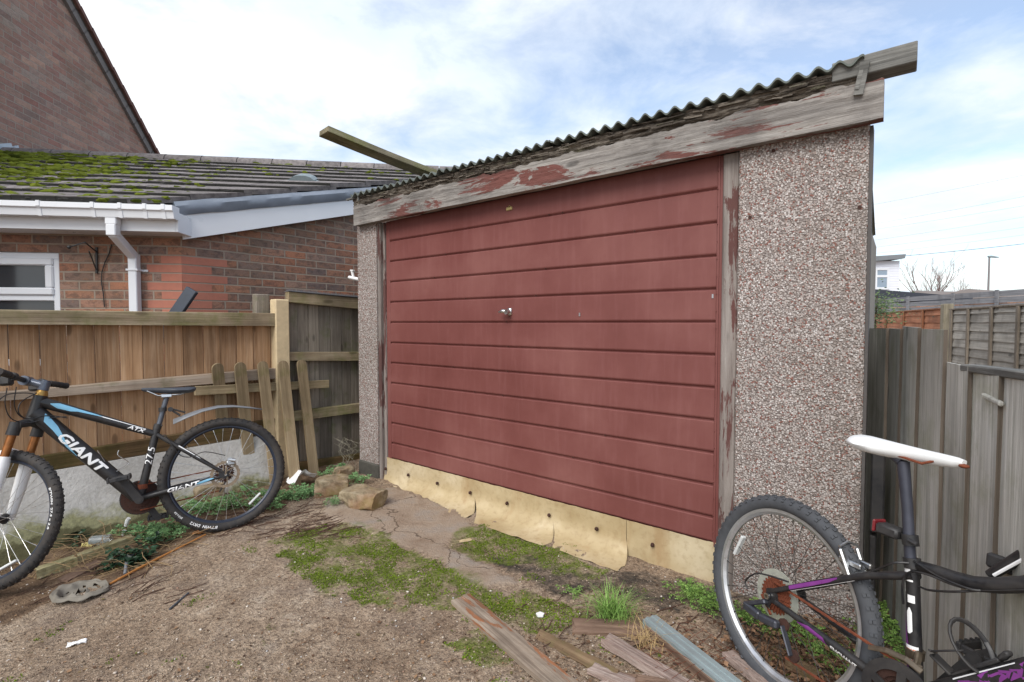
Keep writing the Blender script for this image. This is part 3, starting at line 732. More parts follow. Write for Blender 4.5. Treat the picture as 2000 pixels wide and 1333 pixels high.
for r_ in range(nrow):
    yb = e0 + r_ * gauge / gv_; x = xl + (.15 if r_ % 2 else 0)
    while True:
        last = x + .44 > vx(yb); x2 = vx(yb) if last else x + .30
        o = V((x, yb - .03 / gv_, roofz(yb) - .03 * TAN / gv_)) + nn * (.012 + rt.uniform(-.003, .004))
        M = frameM(o, (1, 0, 0), (sl + nn * -.075).normalized(), nn)
        xe = x2 - x - .002; xe2 = xe + kx * (gauge + .05) / gv_ if last else xe
        q8 = [(xx, yy, z_) for z_ in (0, .046) for yy in (0, gauge + .05) for xx in (.002, xe if yy == 0 else xe2)]
        mb.add([M @ V(q) for q in q8], [(0, 2, 3, 1), (4, 5, 7, 6), (0, 1, 5, 4), (2, 6, 7, 3), (0, 4, 6, 2), (1, 3, 7, 5)])
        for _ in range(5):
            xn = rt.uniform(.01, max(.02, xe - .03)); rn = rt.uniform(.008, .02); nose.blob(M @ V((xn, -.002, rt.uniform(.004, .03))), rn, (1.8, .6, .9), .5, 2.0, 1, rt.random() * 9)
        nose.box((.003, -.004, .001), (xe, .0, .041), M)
        if last: break
        x += .30
roof = mb.build('roof', M_TILE, bu)
nose.build('tile_edges', plain('dark_tile_edge', S(46, 46, 44), .95, var=.4, bump=.5), roof)  # front edges of the courses, much darker than the tile tops
# solid deck under the tiles
mb = MB(); y0_, y1_ = e0 + .04, RIDGEY
A = [(xl, y0_, roofz(y0_) - .03), (vx(y0_), y0_, roofz(y0_) - .03), (vx(y1_), y1_, roofz(y1_) - .03), (xl, y1_, roofz(y1_) - .03)]
B = [(a, b, c - .05) for a, b, c in A]; mb.add(A + B, [(0, 1, 2, 3), (7, 6, 5, 4), (0, 4, 5, 1), (1, 5, 6, 2), (2, 6, 7, 3), (3, 7, 4, 0)]); mb.build('roof_deck', M_PLINTH, roof)
mb = MB(); rz = roofz(RIDGEY)
x = xl
while x < vx(RIDGEY):
    mb.tube([(x, RIDGEY, rz - .02), (x + .44, RIDGEY, rz - .02)], [.115, .118], 14); x += .45
mb.build('ridge_tiles', M_TILE, roof, 40)
mb = MB(); A = [(xl, RIDGEY, rz - .03), (vx(RIDGEY), RIDGEY, rz - .03), (vx(RIDGEY), RIDGEY + 2.5, rz - 1.2), (xl, RIDGEY + 2.5, rz - 1.2)]
mb.add(A + [(a, b, c - .05) for a, b, c in A], [(0, 1, 2, 3), (7, 6, 5, 4), (0, 4, 5, 1), (1, 5, 6, 2), (2, 6, 7, 3), (3, 7, 4, 0)]); mb.build('rear_slope', M_TILE, roof)
# moss on the tiles: thick towards the left
M_RMOSS = moss_mat('roof_moss', S(54, 62, 18), S(110, 120, 42)); mb = MB()
for _ in range(8500):
    r_ = rt.randrange(nrow); yb = e0 + r_ * gauge / gv_; x = xr - abs(rt.gauss(0, 1)) * 2.2 - .1
    px_ = fr(0, 0).x
    if r_ > 5: x = rt.uniform(xl + .3, vx(yb)); 
    den = max(0.0, min(1.0, (-x - .6) / 2.8)) * (.35 + .065 * r_)
    if rt.random() > den * (.7 + 1.6 * max(0, fbm(x, yb, 1.5, 3, 3) + .3)) + .10: continue
    f = rt.uniform(-.02, .09 if rt.random() < .7 else .3); y = yb + f / gv_
    rad = rt.uniform(.010, .036) * (1 + .8 * den)
    mb.blob((x, y - .025, roofz(y) + .028 + rad * .15), rad, (1.5, 1, .6), .6, 2.6, 2, rt.random() * 20)
moss2 = mb.build('roof_moss', M_RMOSS, roof, 180); tag(moss2, kind='stuff')
# vent on the tiles
c = on_plane(593, 350, bu.matrix_world @ V((0, RIDGEY, rz + .06)), (bu.matrix_world.to_3x3() @ nn)); c = bl(c); mb = MB()
vM = frameM(c - nn * .03, (1, 0, 0), sl, nn)
mb.box((-.15, -.10, -.03), (.15, .10, .02), vM); 
pr = [(-.13, .02), (-.13, .03), (-.09, .06), (-.04, .075), (.04, .075), (.09, .06), (.13, .03), (.13, .02)]
mb.prism(pr, c - nn * .03, (1, 0, 0), nn, sl, -.09, .09); mb.build('roof_vent', plain('grey_vent', S(120, 132, 136), .5, var=.1), roof)
# verge: white bargeboard with lead over it
OG = .085
a0, a1, b0, b1 = gg(365, 467, OG), gg(700, 418, OG), gg(365, 418, OG), gg(700, 388, OG)
ext = lambda p, q, t: V((q.x + t, q.y, q.z + (q.z - p.z) / (q.x - p.x) * t))
a1e, b1e = ext(a0, a1, 1.6), ext(b0, b1, 1.6)
mb = MB(); mb.prism([(a0.x - .03, a0.z - .01), (a1e.x, a1e.z), (b1e.x, b1e.z), (b0.x - .03, b0.z)], (0, -OG - .012, 0), (1, 0, 0), (0, 0, 1), (0, 1, 0), 0, .02)
mb.build('bargeboard', M_WHITEPVC, bu, None, MG)
mb = MB(); mb.prism([(a0.x, a0.z), (a1e.x, a1e.z), (a1e.x, a1e.z + .015), (a0.x, a0.z + .015)], (0, -OG + .01, 0), (1, 0, 0), (0, 0, 1), (0, 1, 0), 0, OG - .02); mb.build('verge_soffit', M_LEAD, bu, None, MG)
c0, c1 = gg(365, 400, OG), gg(700, 374, OG); c1e = ext(c0, c1, 1.6)
mb = MB(); vs = []; n = 60
for i in range(n + 1):
    f = i / n; x = b0.x - .10 + (b1e.x - b0.x + .1) * f; w = .006 * noise.fractal(V((x * 4, 1, 0)), .8, 2, 3)
    zb_ = b0.z + (b1e.z - b0.z) * (x - b0.x) / (b1e.x - b0.x); zt_ = c0.z + (c1e.z - c0.z) * (x - c0.x) / (c1e.x - c0.x)
    if i < 6: zb_ -= .0; 
    vs += [(x, -OG - .022 - w, zb_ - .012 + w), (x, -OG - .045 - w, zb_ + .02), (x, -OG - .05 + w, zt_ - .01), (x, -OG - .02, zt_ + .030 + w), (x, .14, zt_ + .085 - .05 * (i < 6)), (x, .16, zt_ - .04), (x, -OG - .012, zb_ - .008)]
k_ = 7; mb.add(vs, [(i * k_ + j, i * k_ + (j + 1) % k_, (i + 1) * k_ + (j + 1) % k_, (i + 1) * k_ + j) for i in range(n) for j in range(k_)] + [tuple(range(k_)), tuple(range(n * k_, n * k_ + k_))])
mb.build('lead_verge', M_LEAD, bu, 40, MG)
# hanging basket bracket and cable on the front wall
mb = MB(); p0, p1 = fr(187, 483, .02), fr(187, 534, .02); q = fr(135, 483, .26)
M_IRON = plain('black_iron', (.03, .03, .03), .6, var=.3)
mb.bar((p0.x, -.01, p0.z), (p1.x, -.01, p1.z), .014, .01, (0, 1, 0)); mb.tube([(p0.x, -.012, p0.z - .04), (q.x + .08, q.y + .05, p0.z + .01), (q.x, q.y, q.z)], .005, 6); mb.tube([(p1.x, -.012, p1.z + .03), (q.x + .10, q.y + .06, q.z - .02)], .005, 6)
mb.blob((q.x, q.y, q.z), .014, sub=2, amp=.1); mb.build('basket_bracket', M_IRON, bu)
mb = MB(); mb.tube([fr(x, y, .012) for x, y in ((218, 478), (213, 496), (205, 512), (199, 532), (198, 552), (202, 575), (204, 600))], .004, 6); mb.build('cable', M_IRON, bu)

# dark timber leaning behind the fence
p, q = at_depth(376, 566, 3.98), at_depth(325, 640, 3.95)
x = (p - q).normalized(); mb = MB(); mb.box((-.6, -.045, -.02), ((p - q).length, .045, .02), bev=.004)
y = V((0, .9, 0)) - x * x.dot(V((0, .9, 0))); y.normalize(); z = x.cross(y)
o = mb.build('timber_offcut', plain('dark_grey_painted_timber', S(66, 72, 82), .6, var=.25), None, None, frameM(q, x, z, y)); tag(o, 'dark grey board leaning between the left fence and the bungalow corner', 'board')

# ---------------------------------------------------------------- tall brick house behind
TO = at_depth(60, 632, 6.8); TO.z = 0; TD = V((-.113, .9936, 0)).normalized(); TN = V((TD.y, -TD.x, 0))
th = thing('tall_house', 'tall brick house with a steep tiled verge rising behind the mossy bungalow roof', 'house', frameM(TO, TD, -TN, UP))
def tt(px, py, off=0.0): p = on_plane(px, py, TO + TN * off, TN) - TO; return V((p.dot(TD), 0, p.z))
v0, v1 = tt(300, 305), tt(133, 0); sl_ = (v1.z - v0.z) / (v1.x - v0.x)
TB = [(0, S(166, 132, 118)), (.2, S(154, 120, 110)), (.4, S(178, 144, 128)), (.55, S(142, 120, 112)), (.7, S(188, 154, 136)), (.85, S(158, 114, 104)), (1, S(168, 152, 140))]
mb = MB(); pk = v0.x - 4.2
mb.prism([(v0.x + .6, -.2), (v0.x + .6, v0.z + sl_ * .6), (pk, v0.z + sl_ * (pk - v0.x)), (2 * pk - v0.x - .6, v0.z + sl_ * .6), (2 * pk - v0.x - .6, -.2)], (0, 0, 0), (1, 0, 0), (0, 0, 1), (0, 1, 0), 0, .25)
mb.build('gable_wall', brick('tall_house_brick', TB, S(150, 140, 130), bw=.26, bh=.086, darkpatch=.22), th)
def verge(w0, w1, y0, y1, name, mat, step=0.0, bump_=0.0):
    mb = MB(); d = V((1, 0, sl_)).normalized(); n = V((-sl_, 0, 1)).normalized(); n = n if n.z > 0 else -n
    st = V((v0.x + .6, 0, v0.z + sl_ * .6)); Ltot = (4.8 / d.x) if d.x else 5
    k = int(Ltot / .30)
    for i in range(k):
        a = st - d * (i * .30)
        M = frameM(a + n * w0, -d, (0, 1, 0), n)
        mb.box((-.02, y0, 0), (.30 if step else .301, y1, (w1 - w0)), M @ Matrix.Rotation(-.05 * step, 4, 'Y'))
    return mb.build(name, mat, th)
verge(-.13, -.005, -.05, -.002, 'verge_board', plain('grey_verge_mortar', S(116, 112, 110), .9, var=.2))
verge(.0, .06, -.10, 5.0, 'roof_tiles', plain('brown_roof_tile', S(104, 74, 66), .9, var=.25), 1.0)
verge(-.02, -.001, -.055, 5.0, 'undercloak', M_PLINTH)
mb = MB(); fl = [tt(x, y, .03) for x, y in ((-20, 283), (22, 280), (25, 288), (36, 284), (38, 291), (62, 298), (60, 330), (-20, 330))]
mb.prism([(p.x, p.z) for p in fl], (0, -.03, 0), (1, 0, 0), (0, 0, 1), (0, 1, 0), 0, .03); mb.build('lead_flashing', plain('pale_lead', S(168, 178, 188), .5, .2, var=.2, scale=8), th)
# ---------------------------------------------------------------- left fence
FO = V((-1.96, 4.16, 0)); FD = V((.656, .755, 0)).normalized(); FN = V((FD.y, -FD.x, 0))
FM = frameM(FO, FD, -FN, UP)
def fe(px, py, off=0.0):
    p = on_plane(px, py, FO + FN * off, FN) - FO; return V((p.dot(FD), -off, p.z))
def boards(mb, x0, x1, w, zt, zb, seed, th=.014, gap=.003, yb=.0, lap=.0):
    r = random.Random(seed); x = x0; i = 0
    while x < x1 - .01:
        ww = min(w * r.uniform(.9, 1.1), x1 - x); f = zt(x + ww / 2) + r.uniform(-.006, .004)
        yy = yb + (.004 * (i % 2)); mb.box((x, yy, zb(x + ww / 2)), (x + ww - gap, yy + th, f), bev=.002); x += ww; i += 1
    return mb
def lin(a, b):
    return lambda x: a.z + (b.z - a.z) * (x - a.x) / (b.x - a.x)
def railbar(name, a, b, a2, b2, parent, mat, y0, y1, xa=None, xb=None):
    """rail between top edge a-b and bottom edge a2-b2"""
    t, u = lin(a, b), lin(a2, b2); xa = a.x if xa is None else xa; xb = b.x if xb is None else xb; mb = MB(); vs = []
    n = 24
    for i in range(n + 1):
        x = xa + (xb - xa) * i / n; w = .002 * noise.noise(V((x * 5, y0, 3)))
        vs += [(x, y0, u(x) + w), (x, y0, t(x) - .003 + w), (x, y0 + .004, t(x) + w), (x, y1, t(x) + w), (x, y1, u(x) + w)]
    k = 5; mb.add(vs, [(i * k + j, i * k + (j + 1) % k, (i + 1) * k + (j + 1) % k, (i + 1) * k + j) for i in range(n) for j in range(k)] + [tuple(range(k)), tuple(range(n * k, n * k + k))])
    return mb.build(name, mat, parent)
f1 = thing('board_fence', 'brown close board fence with three rails on a low concrete wall', 'fence', FM)
tA, tB = fe(0, 605, .07), fe(533, 612, .07); lA, lB = fe(0, 634, .07), fe(533, 637, .07)
mA, mB_, m2A, m2B = fe(0, 767, .07), fe(535, 720, .07), fe(0, 784, .07), fe(535, 740, .07)
gA, gB, g2A, g2B = fe(55, 897, .05), fe(330, 852, .05), fe(0, 936, .05), fe(340, 879, .05)
XL = -3.6
boards(MB(), XL, -.04, .125, lambda x: lin(tA, tB)(x) - .02, lin(g2A, g2B), 4).build('board_panel', FEN, f1)
railbar('rail', tA, tB, lA, lB, f1, RAIL, -.075, -.003, XL, -.03)
railbar('rail', mA, mB_, m2A, m2B, f1, RAIL2, -.07, -.003, XL, -.03)
railbar('rail', gA, gB, g2A, g2B, f1, GRAVB, -.045, -.003, XL, -.03)
mb = MB(); p = fe(549, 585, .08); q = fe(528, 580, -.02)
mb.box((-.055, -.085, -.1), (.060, .02, p.z), bev=.008); o = mb.build('fence_post', M_CREAMC, None, None, FM.copy()); tag(o, 'cream concrete fence post between the brown and the grey fence', 'post'); 
mb = MB(); mb.box((-.16, .03, -.1), (-.05, .11, q.z + .02), bev=.006); o = mb.build('timber_post', FENG, None, None, FM.copy()); tag(o, 'grey wooden post end just behind the cream concrete post', 'post')
f2 = thing('grey_fence', 'taller greyed board fence with green stained rails between concrete post and garage', 'fence', FM)
uA, uB, u2A, u2B = fe(559, 570, .06), fe(704, 583, .06), fe(559, 590, .06), fe(704, 604, .06)
boards(MB(), .066, 1.55, .105, lambda x: lin(uA, uB)(x) - .01, lambda x: .0, 9).build('board_panel', FENG, f2)
railbar('rail', uA, uB, u2A, u2B, f2, RAIL, -.07, -.003, .066, 1.5)
railbar('rail', fe(563, 688, .06), fe(702, 688, .06), fe(563, 705, .06), fe(702, 705, .06), f2, RAIL, -.06, -.003, .066, 1.5)
railbar('rail', fe(575, 804, .06), fe(702, 789, .06), fe(575, 823, .06), fe(702, 806, .06), f2, RAIL, -.06, -.003, .066, 1.5)
railbar('kick_board', fe(580, 905, .05), fe(699, 888, .05), fe(580, 935, .05), fe(699, 915, .05), f2, GRAVB, -.045, -.003, .066, 1.5)
mb = MB(); t = lin(uA, uB); x = .06
while x < 1.3:
    mb.box((x, -.08, t(x) + .004), (x + .0245, .0, t(x) + .009)); 
    for yy in (-.07, -.045, -.02): mb.add([(x + .004, yy - .004, t(x) + .008), (x + .016, yy - .004, t(x) + .008), (x + .01, yy + .006, t(x) + .008), (x + .01, yy, t(x) + .03)], [(0, 1, 3), (1, 2, 3), (2, 0, 3)])
    x += .025
mb.build('spike_strip', M_GREYPLASTIC, f2)
# concrete wall under the fence
def lowwall_mat():
    m = Mat('weathered_concrete_wall', .9, 0, .2); n = m.noise(4, 7, .65); f = m.noise(50, 5, .65)
    c = m.ramp(m.math('ADD', m.math('MULTIPLY', n, .6), m.math('MULTIPLY', f, .4)), [(.3, S(160, 156, 150)), (.5, S(194, 192, 188)), (.7, S(212, 210, 207))])
    sp = m.t.nodes.new('ShaderNodeSeparateXYZ'); m.t.links.new(m.obj, sp.inputs[0])
    zz_ = m.math('ADD', sp.outputs['Z'], m.math('MULTIPLY', m.math('SUBTRACT', n, .5), .5))
    xx = m.math('MULTIPLY', sp.outputs['X'], .06)
    g = m.ramp(m.math('ADD', zz_, xx), [(-.06, 1.0), (.08, 0.0)])
    c = m.mix(m.math('MULTIPLY', g, .8), c, m.ramp(f, [(.3, S(112, 112, 66)), (.7, S(162, 160, 104))]))
    c = m.mix(m.ramp(zz_, [(-.04, .8), (.03, 0.0)]), c, S(84, 80, 56))
    m.col(c); m.bump(f, .6, .008); m.bump(n, .5, .02); return m.m
mb = MB(); vs = []; n = 70; u = lin(g2A, g2B)
rows = [0, .33, .66, 1]
for i in range(n + 1):
    x = XL + (-.07 - XL) * i / n
    zt = u(x) - .004; 
    col = [(x, -.002, zt), (x, -.06, zt)]
    for j in range(1, 9):
        z = zt + (-.14 - zt) * j / 8
        col.append((x, -.065 - .16 * (j / 8) ** 1.3 + .008 * noise.fractal(V((x * 6, z * 8, 2)), .8, 2, 4), z))
    vs += col
k = len(rows) and 10
mb.add(vs, [(i * k + j, i * k + j + 1, (i + 1) * k + j + 1, (i + 1) * k + j) for i in range(n) for j in range(k - 1)])
o = mb.build('low_concrete_wall', lowwall_mat(), None, 60, FM.copy()); tag(o, 'low pale concrete wall, mossy at its foot, under the brown fence', 'wall')
# leaning picket panel
pk_ = thing('picket_panel', 'short piece of round topped picket fence leaning against the fence by the garage', 'fence panel', FM)
FI = FM.inverted()
pts = [((424, 710), (446, 948)), ((468, 708), (492, 950)), ((512, 706), (540, 956)), ((552, 705), (578, 954)), ((588, 703), (614, 932))]
tops = []
for i, (a, b) in enumerate(pts):
    g = FI @ gnd(*b, z=.0); t = fe(*a, .10 + .012 * (i % 2)); d = (t - g).normalized(); L = (t - g).length
    y = V((d.x * 0, 0, 0)); nrm = V((0, -1, 0)); xdir = d.cross(nrm).normalized(); nr = xdir.cross(d) 
    w = .040 + .002 * (i % 2); prof = [(-w, -.06), (w, -.06)] + [(w * math.cos(q * math.pi / 8), L - w + w * math.sin(q * math.pi / 8)) for q in range(9)]
    mb = MB(); mb.prism(prof, (0, 0, 0), (1, 0, 0), (0, 0, 1), (0, 1, 0), -.009, .009)
    mb.build('picket', PICK, pk_, None, frameM(g, xdir, nr * -1 if False else d.cross(xdir), d)); tops.append((g, t))
a, b = fe(330, 800, .055), fe(642, 750, .055); a = fe(395, 775, .05)
for nm, (pa, pb) in (('rail', ((380, 764), (642, 750))),):
    a, b = fe(*pa, .065), fe(*pb, .065); mb = MB(); x = (b - a).normalized(); y = V((0, 1, 0)); mb.box((0, -.012, -.034), ((b - a).length, .016, .034), bev=.003)
    mb.build(nm, wood('picket_rail', S(112, 98, 76), S(152, 136, 108), S(176, 160, 132), 0, green=.25, greencol=S(112, 112, 62)), pk_, None, frameM(a, x, y, x.cross(y)))

# ---------------------------------------------------------------- right fence
RO = V((1.87, 2.6, 0)); RX = V((-.413, -.911, 0)).normalized(); RY = V((-RX.y, RX.x, 0)); RN = -RY
RM = frameM(RO, RX, RY, UP)
def re_(px, py, off=0.0):
    p = on_plane(px, py, RO + RN * off, RN) - RO; return V((p.dot(RX), -off, p.z))
rf = thing('feather_edge_fence', 'grey green upright feather edge board fence beside the garage on the right', 'fence', RM)
xs = [re_(x, 850).x for x in (1690, 1731, 1758, 1793, 1844, 1895, 1955, 2032)]
tops_ = [641, 642, 639, 643, 711, 722, 736]; mb = MB(); rq = random.Random(8)
for i in range(len(xs) - 1):
    if i < 7: zt = re_((1690, 1745, 1775, 1818, 1868, 1925, 1980)[i], tops_[i]).z
    else: zt = 1.15 + rq.uniform(-.02, .02)
    a, b = xs[i], xs[i + 1] + .012; n = 4; j = .012 * rq.uniform(-1, 1)
    prof = [(a, .004), (a, -.001), (b, -.013), (b, -.002)]
    vs = []; seg = 10
    for s in range(seg + 1):
        z = -.15 + (zt + .15) * s / seg
        for q, (x, y) in enumerate(prof): vs.append((x + .004 * noise.noise(V((i, z * 2, q < 2))), y + .004 * noise.noise(V((i * 3, z * 1.5, 1))) - (i % 2) * 0, z + (.006 * noise.noise(V((x * 30, i, 0))) if s == seg else 0)))
    mb.add(vs, [(s * 4 + q, s * 4 + (q + 1) % 4, s * 4 + 4 + (q + 1) % 4, s * 4 + 4 + q) for s in range(seg) for q in range(4)] + [(0, 1, 2, 3), tuple(range(seg * 4, seg * 4 + 4))])
pan = mb.build('board_panel', FENR, rf)
pan.data.materials.append(wood('shaded_sawn_edge', S(78, 70, 62), S(112, 102, 92), S(136, 126, 116), 2, knots=False))  # brown sawn edges, darkened further so their colour carries shade
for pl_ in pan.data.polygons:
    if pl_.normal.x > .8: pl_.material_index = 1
for z0 in (.25, 1.06):
    mb = MB(); mb.box((.05, .012, z0), (xs[-1], .05, z0 + .08)); mb.build('rail', RAIL2, rf)
mb = MB(); mb.bar(re_(1895, 719, -.012), re_(2034, 737, -.012), .05, .022, bev=.004); mb.build('capping', M_GREYWOOD, rf)
mb = MB(); mb.bar(re_(1920, 772, .012), re_(1957, 790, .012), .012, .014, bev=.004); mb.build('splinter', FENR, rf)
# grey lap panel, post and orange lap panel beyond
LX = V((.413, .911, 0)).normalized(); LN = V((-LX.y, LX.x, 0)); LO = at_depth(1850, 632, 7.4); LO.z = 0; LM = frameM(LO, -LX, V((LX.y, -LX.x, 0)), UP)
def lp(px, py, off=0.0):
    p = on_plane(px, py, LO + LN * off, LN) - LO; return V((p.dot(-LX), -off, p.z))
def lap_panel(name, label, x0, x1, zt, zb, mat, fm, bats, M):
    t = thing(name, label, 'fence', M); mb = MB(); z = zb; r = random.Random(len(label)); n = 18
    while z < zt - .02:
        h = min(.115, zt - z); vs = []
        for i in range(n + 1):
            x = x0 + (x1 - x0) * i / n; w = .008 * noise.noise(V((x * 3, z * 9, 1)))
            vs += [(x, -.016, z + w - .012), (x, .0, z + h), (x, .006, z + h), (x, -.008, z + w - .012)]
        mb.add(vs, [(i * 4 + q, i * 4 + (q + 1) % 4, i * 4 + 4 + (q + 1) % 4, i * 4 + 4 + q) for i in range(n) for q in range(4)] + [(0, 1, 2, 3), tuple(range(n * 4, n * 4 + 4))]); z += h
    mb.build('lap_boards', mat, t)
    for x in bats:
        m2 = MB(); m2.box((x - .027, -.04, zb), (x + .027, -.017, zt), bev=.003); m2.build('batten', fm, t)
    m2 = MB(); m2.box((x0, -.03, zt), (x1, .02, zt + .022), bev=.003); m2.build('top_capping', fm, t)
    return t
GPAN = wood('grey_lap_wood', S(130, 124, 116), S(172, 167, 158), S(196, 191, 183), 0); GBAT = wood('grey_batten', S(104, 94, 84), S(140, 130, 118), S(160, 150, 138), 2, knots=False)
OPAN = wood('orange_lap_wood', S(142, 92, 68), S(182, 124, 94), S(202, 148, 116), 0); OBAT = wood('orange_batten', S(112, 74, 54), S(148, 102, 76), S(166, 122, 94), 2, knots=False)
zt = lp(1930, 602).z
lap_panel('grey_lap_panel', 'weathered grey lap fence panel with upright battens beyond the right fence', lp(1857, 640).x, lp(2080, 640).x, zt, .06, GPAN, GBAT, [lp(x, 640).x for x in (1862, 1895, 1941, 1994, 2055)], LM)
lap_panel('orange_lap_panel', 'orange brown lap fence panel between the garage and the grey lap panel', lp(1690, 620).x, lp(1842, 620).x, lp(1775, 609).z, .06, OPAN, OBAT, [lp(x, 620).x for x in (1733, 1768, 1806)], LM)
mb = MB(); x = lp(1850, 600).x; mb.box((x - .07, -.06, -.1), (x + .07, .06, lp(1850, 594).z), bev=.008); o = mb.build('panel_post', wood('grey_post', S(112, 106, 92), S(146, 138, 120), S(166, 158, 140), 2, green=.2), None, None, LM.copy()); tag(o, 'square grey brown post between the orange and the grey lap panel', 'post')
# dark slatted fence
SX = V((.031, .9995, 0)).normalized(); SN = V((-SX.y, SX.x, 0)); SO = at_depth(1870, 632, 16.6); SO.z = 0; SM = frameM(SO, -SX, V((SX.y, -SX.x, 0)), UP)
def sp_(px, py, off=0.0):
    p = on_plane(px, py, SO + SN * off, SN) - SO; return V((p.dot(-SX), -off, p.z))
sf = thing('slatted_fence', 'long blue grey slatted fence with gaps standing above the lap panels', 'fence', SM)
M_SLAT = wood('blue_grey_slats', S(92, 94, 100), S(124, 126, 132), S(146, 148, 154), 0, knots=False)
zt = sp_(1870, 574).z
for i in range(11):
    mb = MB(); z1 = zt - i * .20; mb.box((sp_(1690, 600).x - 2, -.012, z1 - .165), (sp_(2060, 600).x, .012, z1)); mb.build('slat', M_SLAT, sf)
for px in (1690, 1775, 1863, 1949, 2045):
    x = sp_(px, 590).x; mb = MB(); mb.box((x - .05, -.06, -.1), (x + .05, -.013, zt + .03)); mb.build('fence_post', M_SLAT, sf)

# ---------------------------------------------------------------- distant buildings, lamp and trees
def facing(px, d, yaw=0.0):
    o = at_depth(px, 632, d); o.z = 0; x = V((math.cos(yaw), math.sin(yaw), 0)); return frameM(o, x, V((-x.y, x.x, 0)), UP)
def loc(M, px, py, d): return M.inverted() @ at_depth(px, py, d)
# flat roofed dark shed
M = facing(1790, 25, .0); t = thing('flat_roof_shed', 'long black flat roofed building edge seen over the slatted fence', 'shed', M)
a, b = loc(M, 1690, 564, 25), loc(M, 1900, 581, 25); M_DKF = plain('dark_roof_edge', S(52, 56, 66), .7, var=.2)
mb = MB(); mb.prism([(a.x - 3, a.z + .25), (b.x, b.z), (b.x, b.z - .35), (a.x - 3, a.z - .35)], (0, 0, 0), (1, 0, 0), (0, 0, 1), (0, 1, 0), 0, 3); mb.build('roof_edge', M_DKF, t)
mb = MB(); mb.box((a.x - 3, .05, -.1), (b.x - .05, 2.9, b.z - .35)); mb.build('wall', M_BRICK, t)
# white clad dormer house
d = 32; M = facing(1730, d, -.05); t = thing('white_house', 'white clad upstairs of a house with one window and flat eave', 'house', M)
M_CLAD = plain('white_cladding', S(226, 228, 236), .5, var=.04)
r0 = loc(M, 1756, 510, d); b0_ = loc(M, 1756, 640, d); l0 = loc(M, 1560, 510, d)
mb = MB(); z = b0_.z - 2
while z < r0.z:
    mb.prism([(0, z), (-.03, z), (-.01, min(z + .16, r0.z)), (0, min(z + .16, r0.z))], (l0.x, 0, 0), (0, 1, 0), (0, 0, 1), (1, 0, 0), 0, r0.x - l0.x); z += .16
mb.box((l0.x, 0, b0_.z - 2), (r0.x - .01, 4, r0.z)); mb.build('wall', M_CLAD, t)
e0_, e1_ = loc(M, 1700, 508, d), loc(M, 1758, 500, d); mb = MB(); mb.prism([(l0.x, e0_.z - .5), (e1_.x, e1_.z - .22), (e1_.x + .05, e1_.z + .05), (l0.x, e0_.z - .1)], (0, -.4, 0), (1, 0, 0), (0, 0, 1), (0, 1, 0), 0, 5); mb.build('roof', plain('grey_eave', S(120, 124, 128), .7, var=.15), t)
w0, w1 = loc(M, 1709, 524, d), loc(M, 1735, 566, d); mb = MB(); framebox(mb, w0.x, w1.x, w1.z, w0.z, .14, -.08, -.03, .01); zm = loc(M, 1720, 540, d).z; mb.box((w0.x + .1, -.08, zm - .07), (w1.x - .1, -.03, zm + .07)); wi = mb.build('window', M_WHITEPVC, t)
mb = MB(); mb.box((w0.x + .1, -.045, w1.z + .1), (w1.x - .1, -.035, w0.z - .1)); mb.build('pane', plain('pale_glass', S(134, 150, 166), .1, var=.2, spec=.8), wi)
# brown roofed bungalow far away
def far_house(label, px0, px1, pya, pye, d, yaw, hip, chim, col):
    M = facing((px0 + px1) / 2, d, yaw); t = thing('distant_bungalow', label, 'house', M)
    a, b, e = loc(M, px0, pya, d), loc(M, px1, pya + 5, d), loc(M, px0 - hip, pye, d)
    mb = MB(); y = 5
    vs = [(a.x, y, a.z), (b.x, y, b.z), (e.x - .5, 0, e.z), (b.x + 1, 0, e.z), (e.x - .5, 2 * y, e.z), (b.x + 1, 2 * y, e.z)]
    mb.add(vs, [(0, 1, 3, 2), (0, 4, 5, 1), (0, 2, 4), (1, 5, 3), (2, 3, 5, 4)]); rf_ = mb.build('roof', col, t)
    mb = MB(); mb.box((e.x, .3, -.2), (b.x + .6, 2 * y - .3, e.z)); mb.build('wall', M_BRICK, t)
    if chim:
        c0, c1 = loc(M, chim[0], chim[2], d), loc(M, chim[1], chim[3], d); mb = MB(); mb.box((c0.x, y - .4, c1.z - .6), (c1.x, y + .4, c0.z)); mb.box((c0.x - .08, y - .48, c0.z - .25), (c1.x + .08, y + .48, c0.z - .08)); mb.build('chimney', plain('chimney_brick', S(146, 84, 68), .9, var=.2), rf_)
M_FARROOF = plain('brown_grey_roof', S(122, 112, 106), .9, var=.15, scale=3)
far_house('distant brown roofed bungalow with a red chimney, below the street lamp', 1870, 1990, 560, 580, 45, -.12, 14, (1963, 1980, 560, 570), M_FARROOF)
far_house('far low roof with a small chimney left of the bare tree', 1788, 1804, 570, 580, 52, 0, 14, (1793, 1800, 564, 572), M_FARROOF)
far_house('distant grey roof slope at the right edge of the picture', 2004, 2080, 556, 580, 40, 0, 28, None, M_FARROOF)
# street lamp
d = 50; M = facing(1928, d); t = thing('street_lamp', 'tall grey street lamp with a single arm above the far roofs', 'street lamp', M)
zt = loc(M, 1928, 502, d).z; M_LAMP = plain('lamp_grey', S(128, 122, 122), .6, var=.1); mb = MB(); mb.tube([(0, 0, -.1), (0, 0, 2), (0, 0, zt)], [.13, .10, .08], 10); mb.build('pole', M_LAMP, t)
mb = MB(); mb.tube([(-.12, 0, zt), (.2, 0, zt + .02), (.6, 0, zt - .03), (.95, 0, zt - .05)], [.12, .15, .12, .05], 8, flat=.6); mb.build('lamp_head', plain('lamp_head_grey', S(120, 128, 130), .5, var=.1), t)
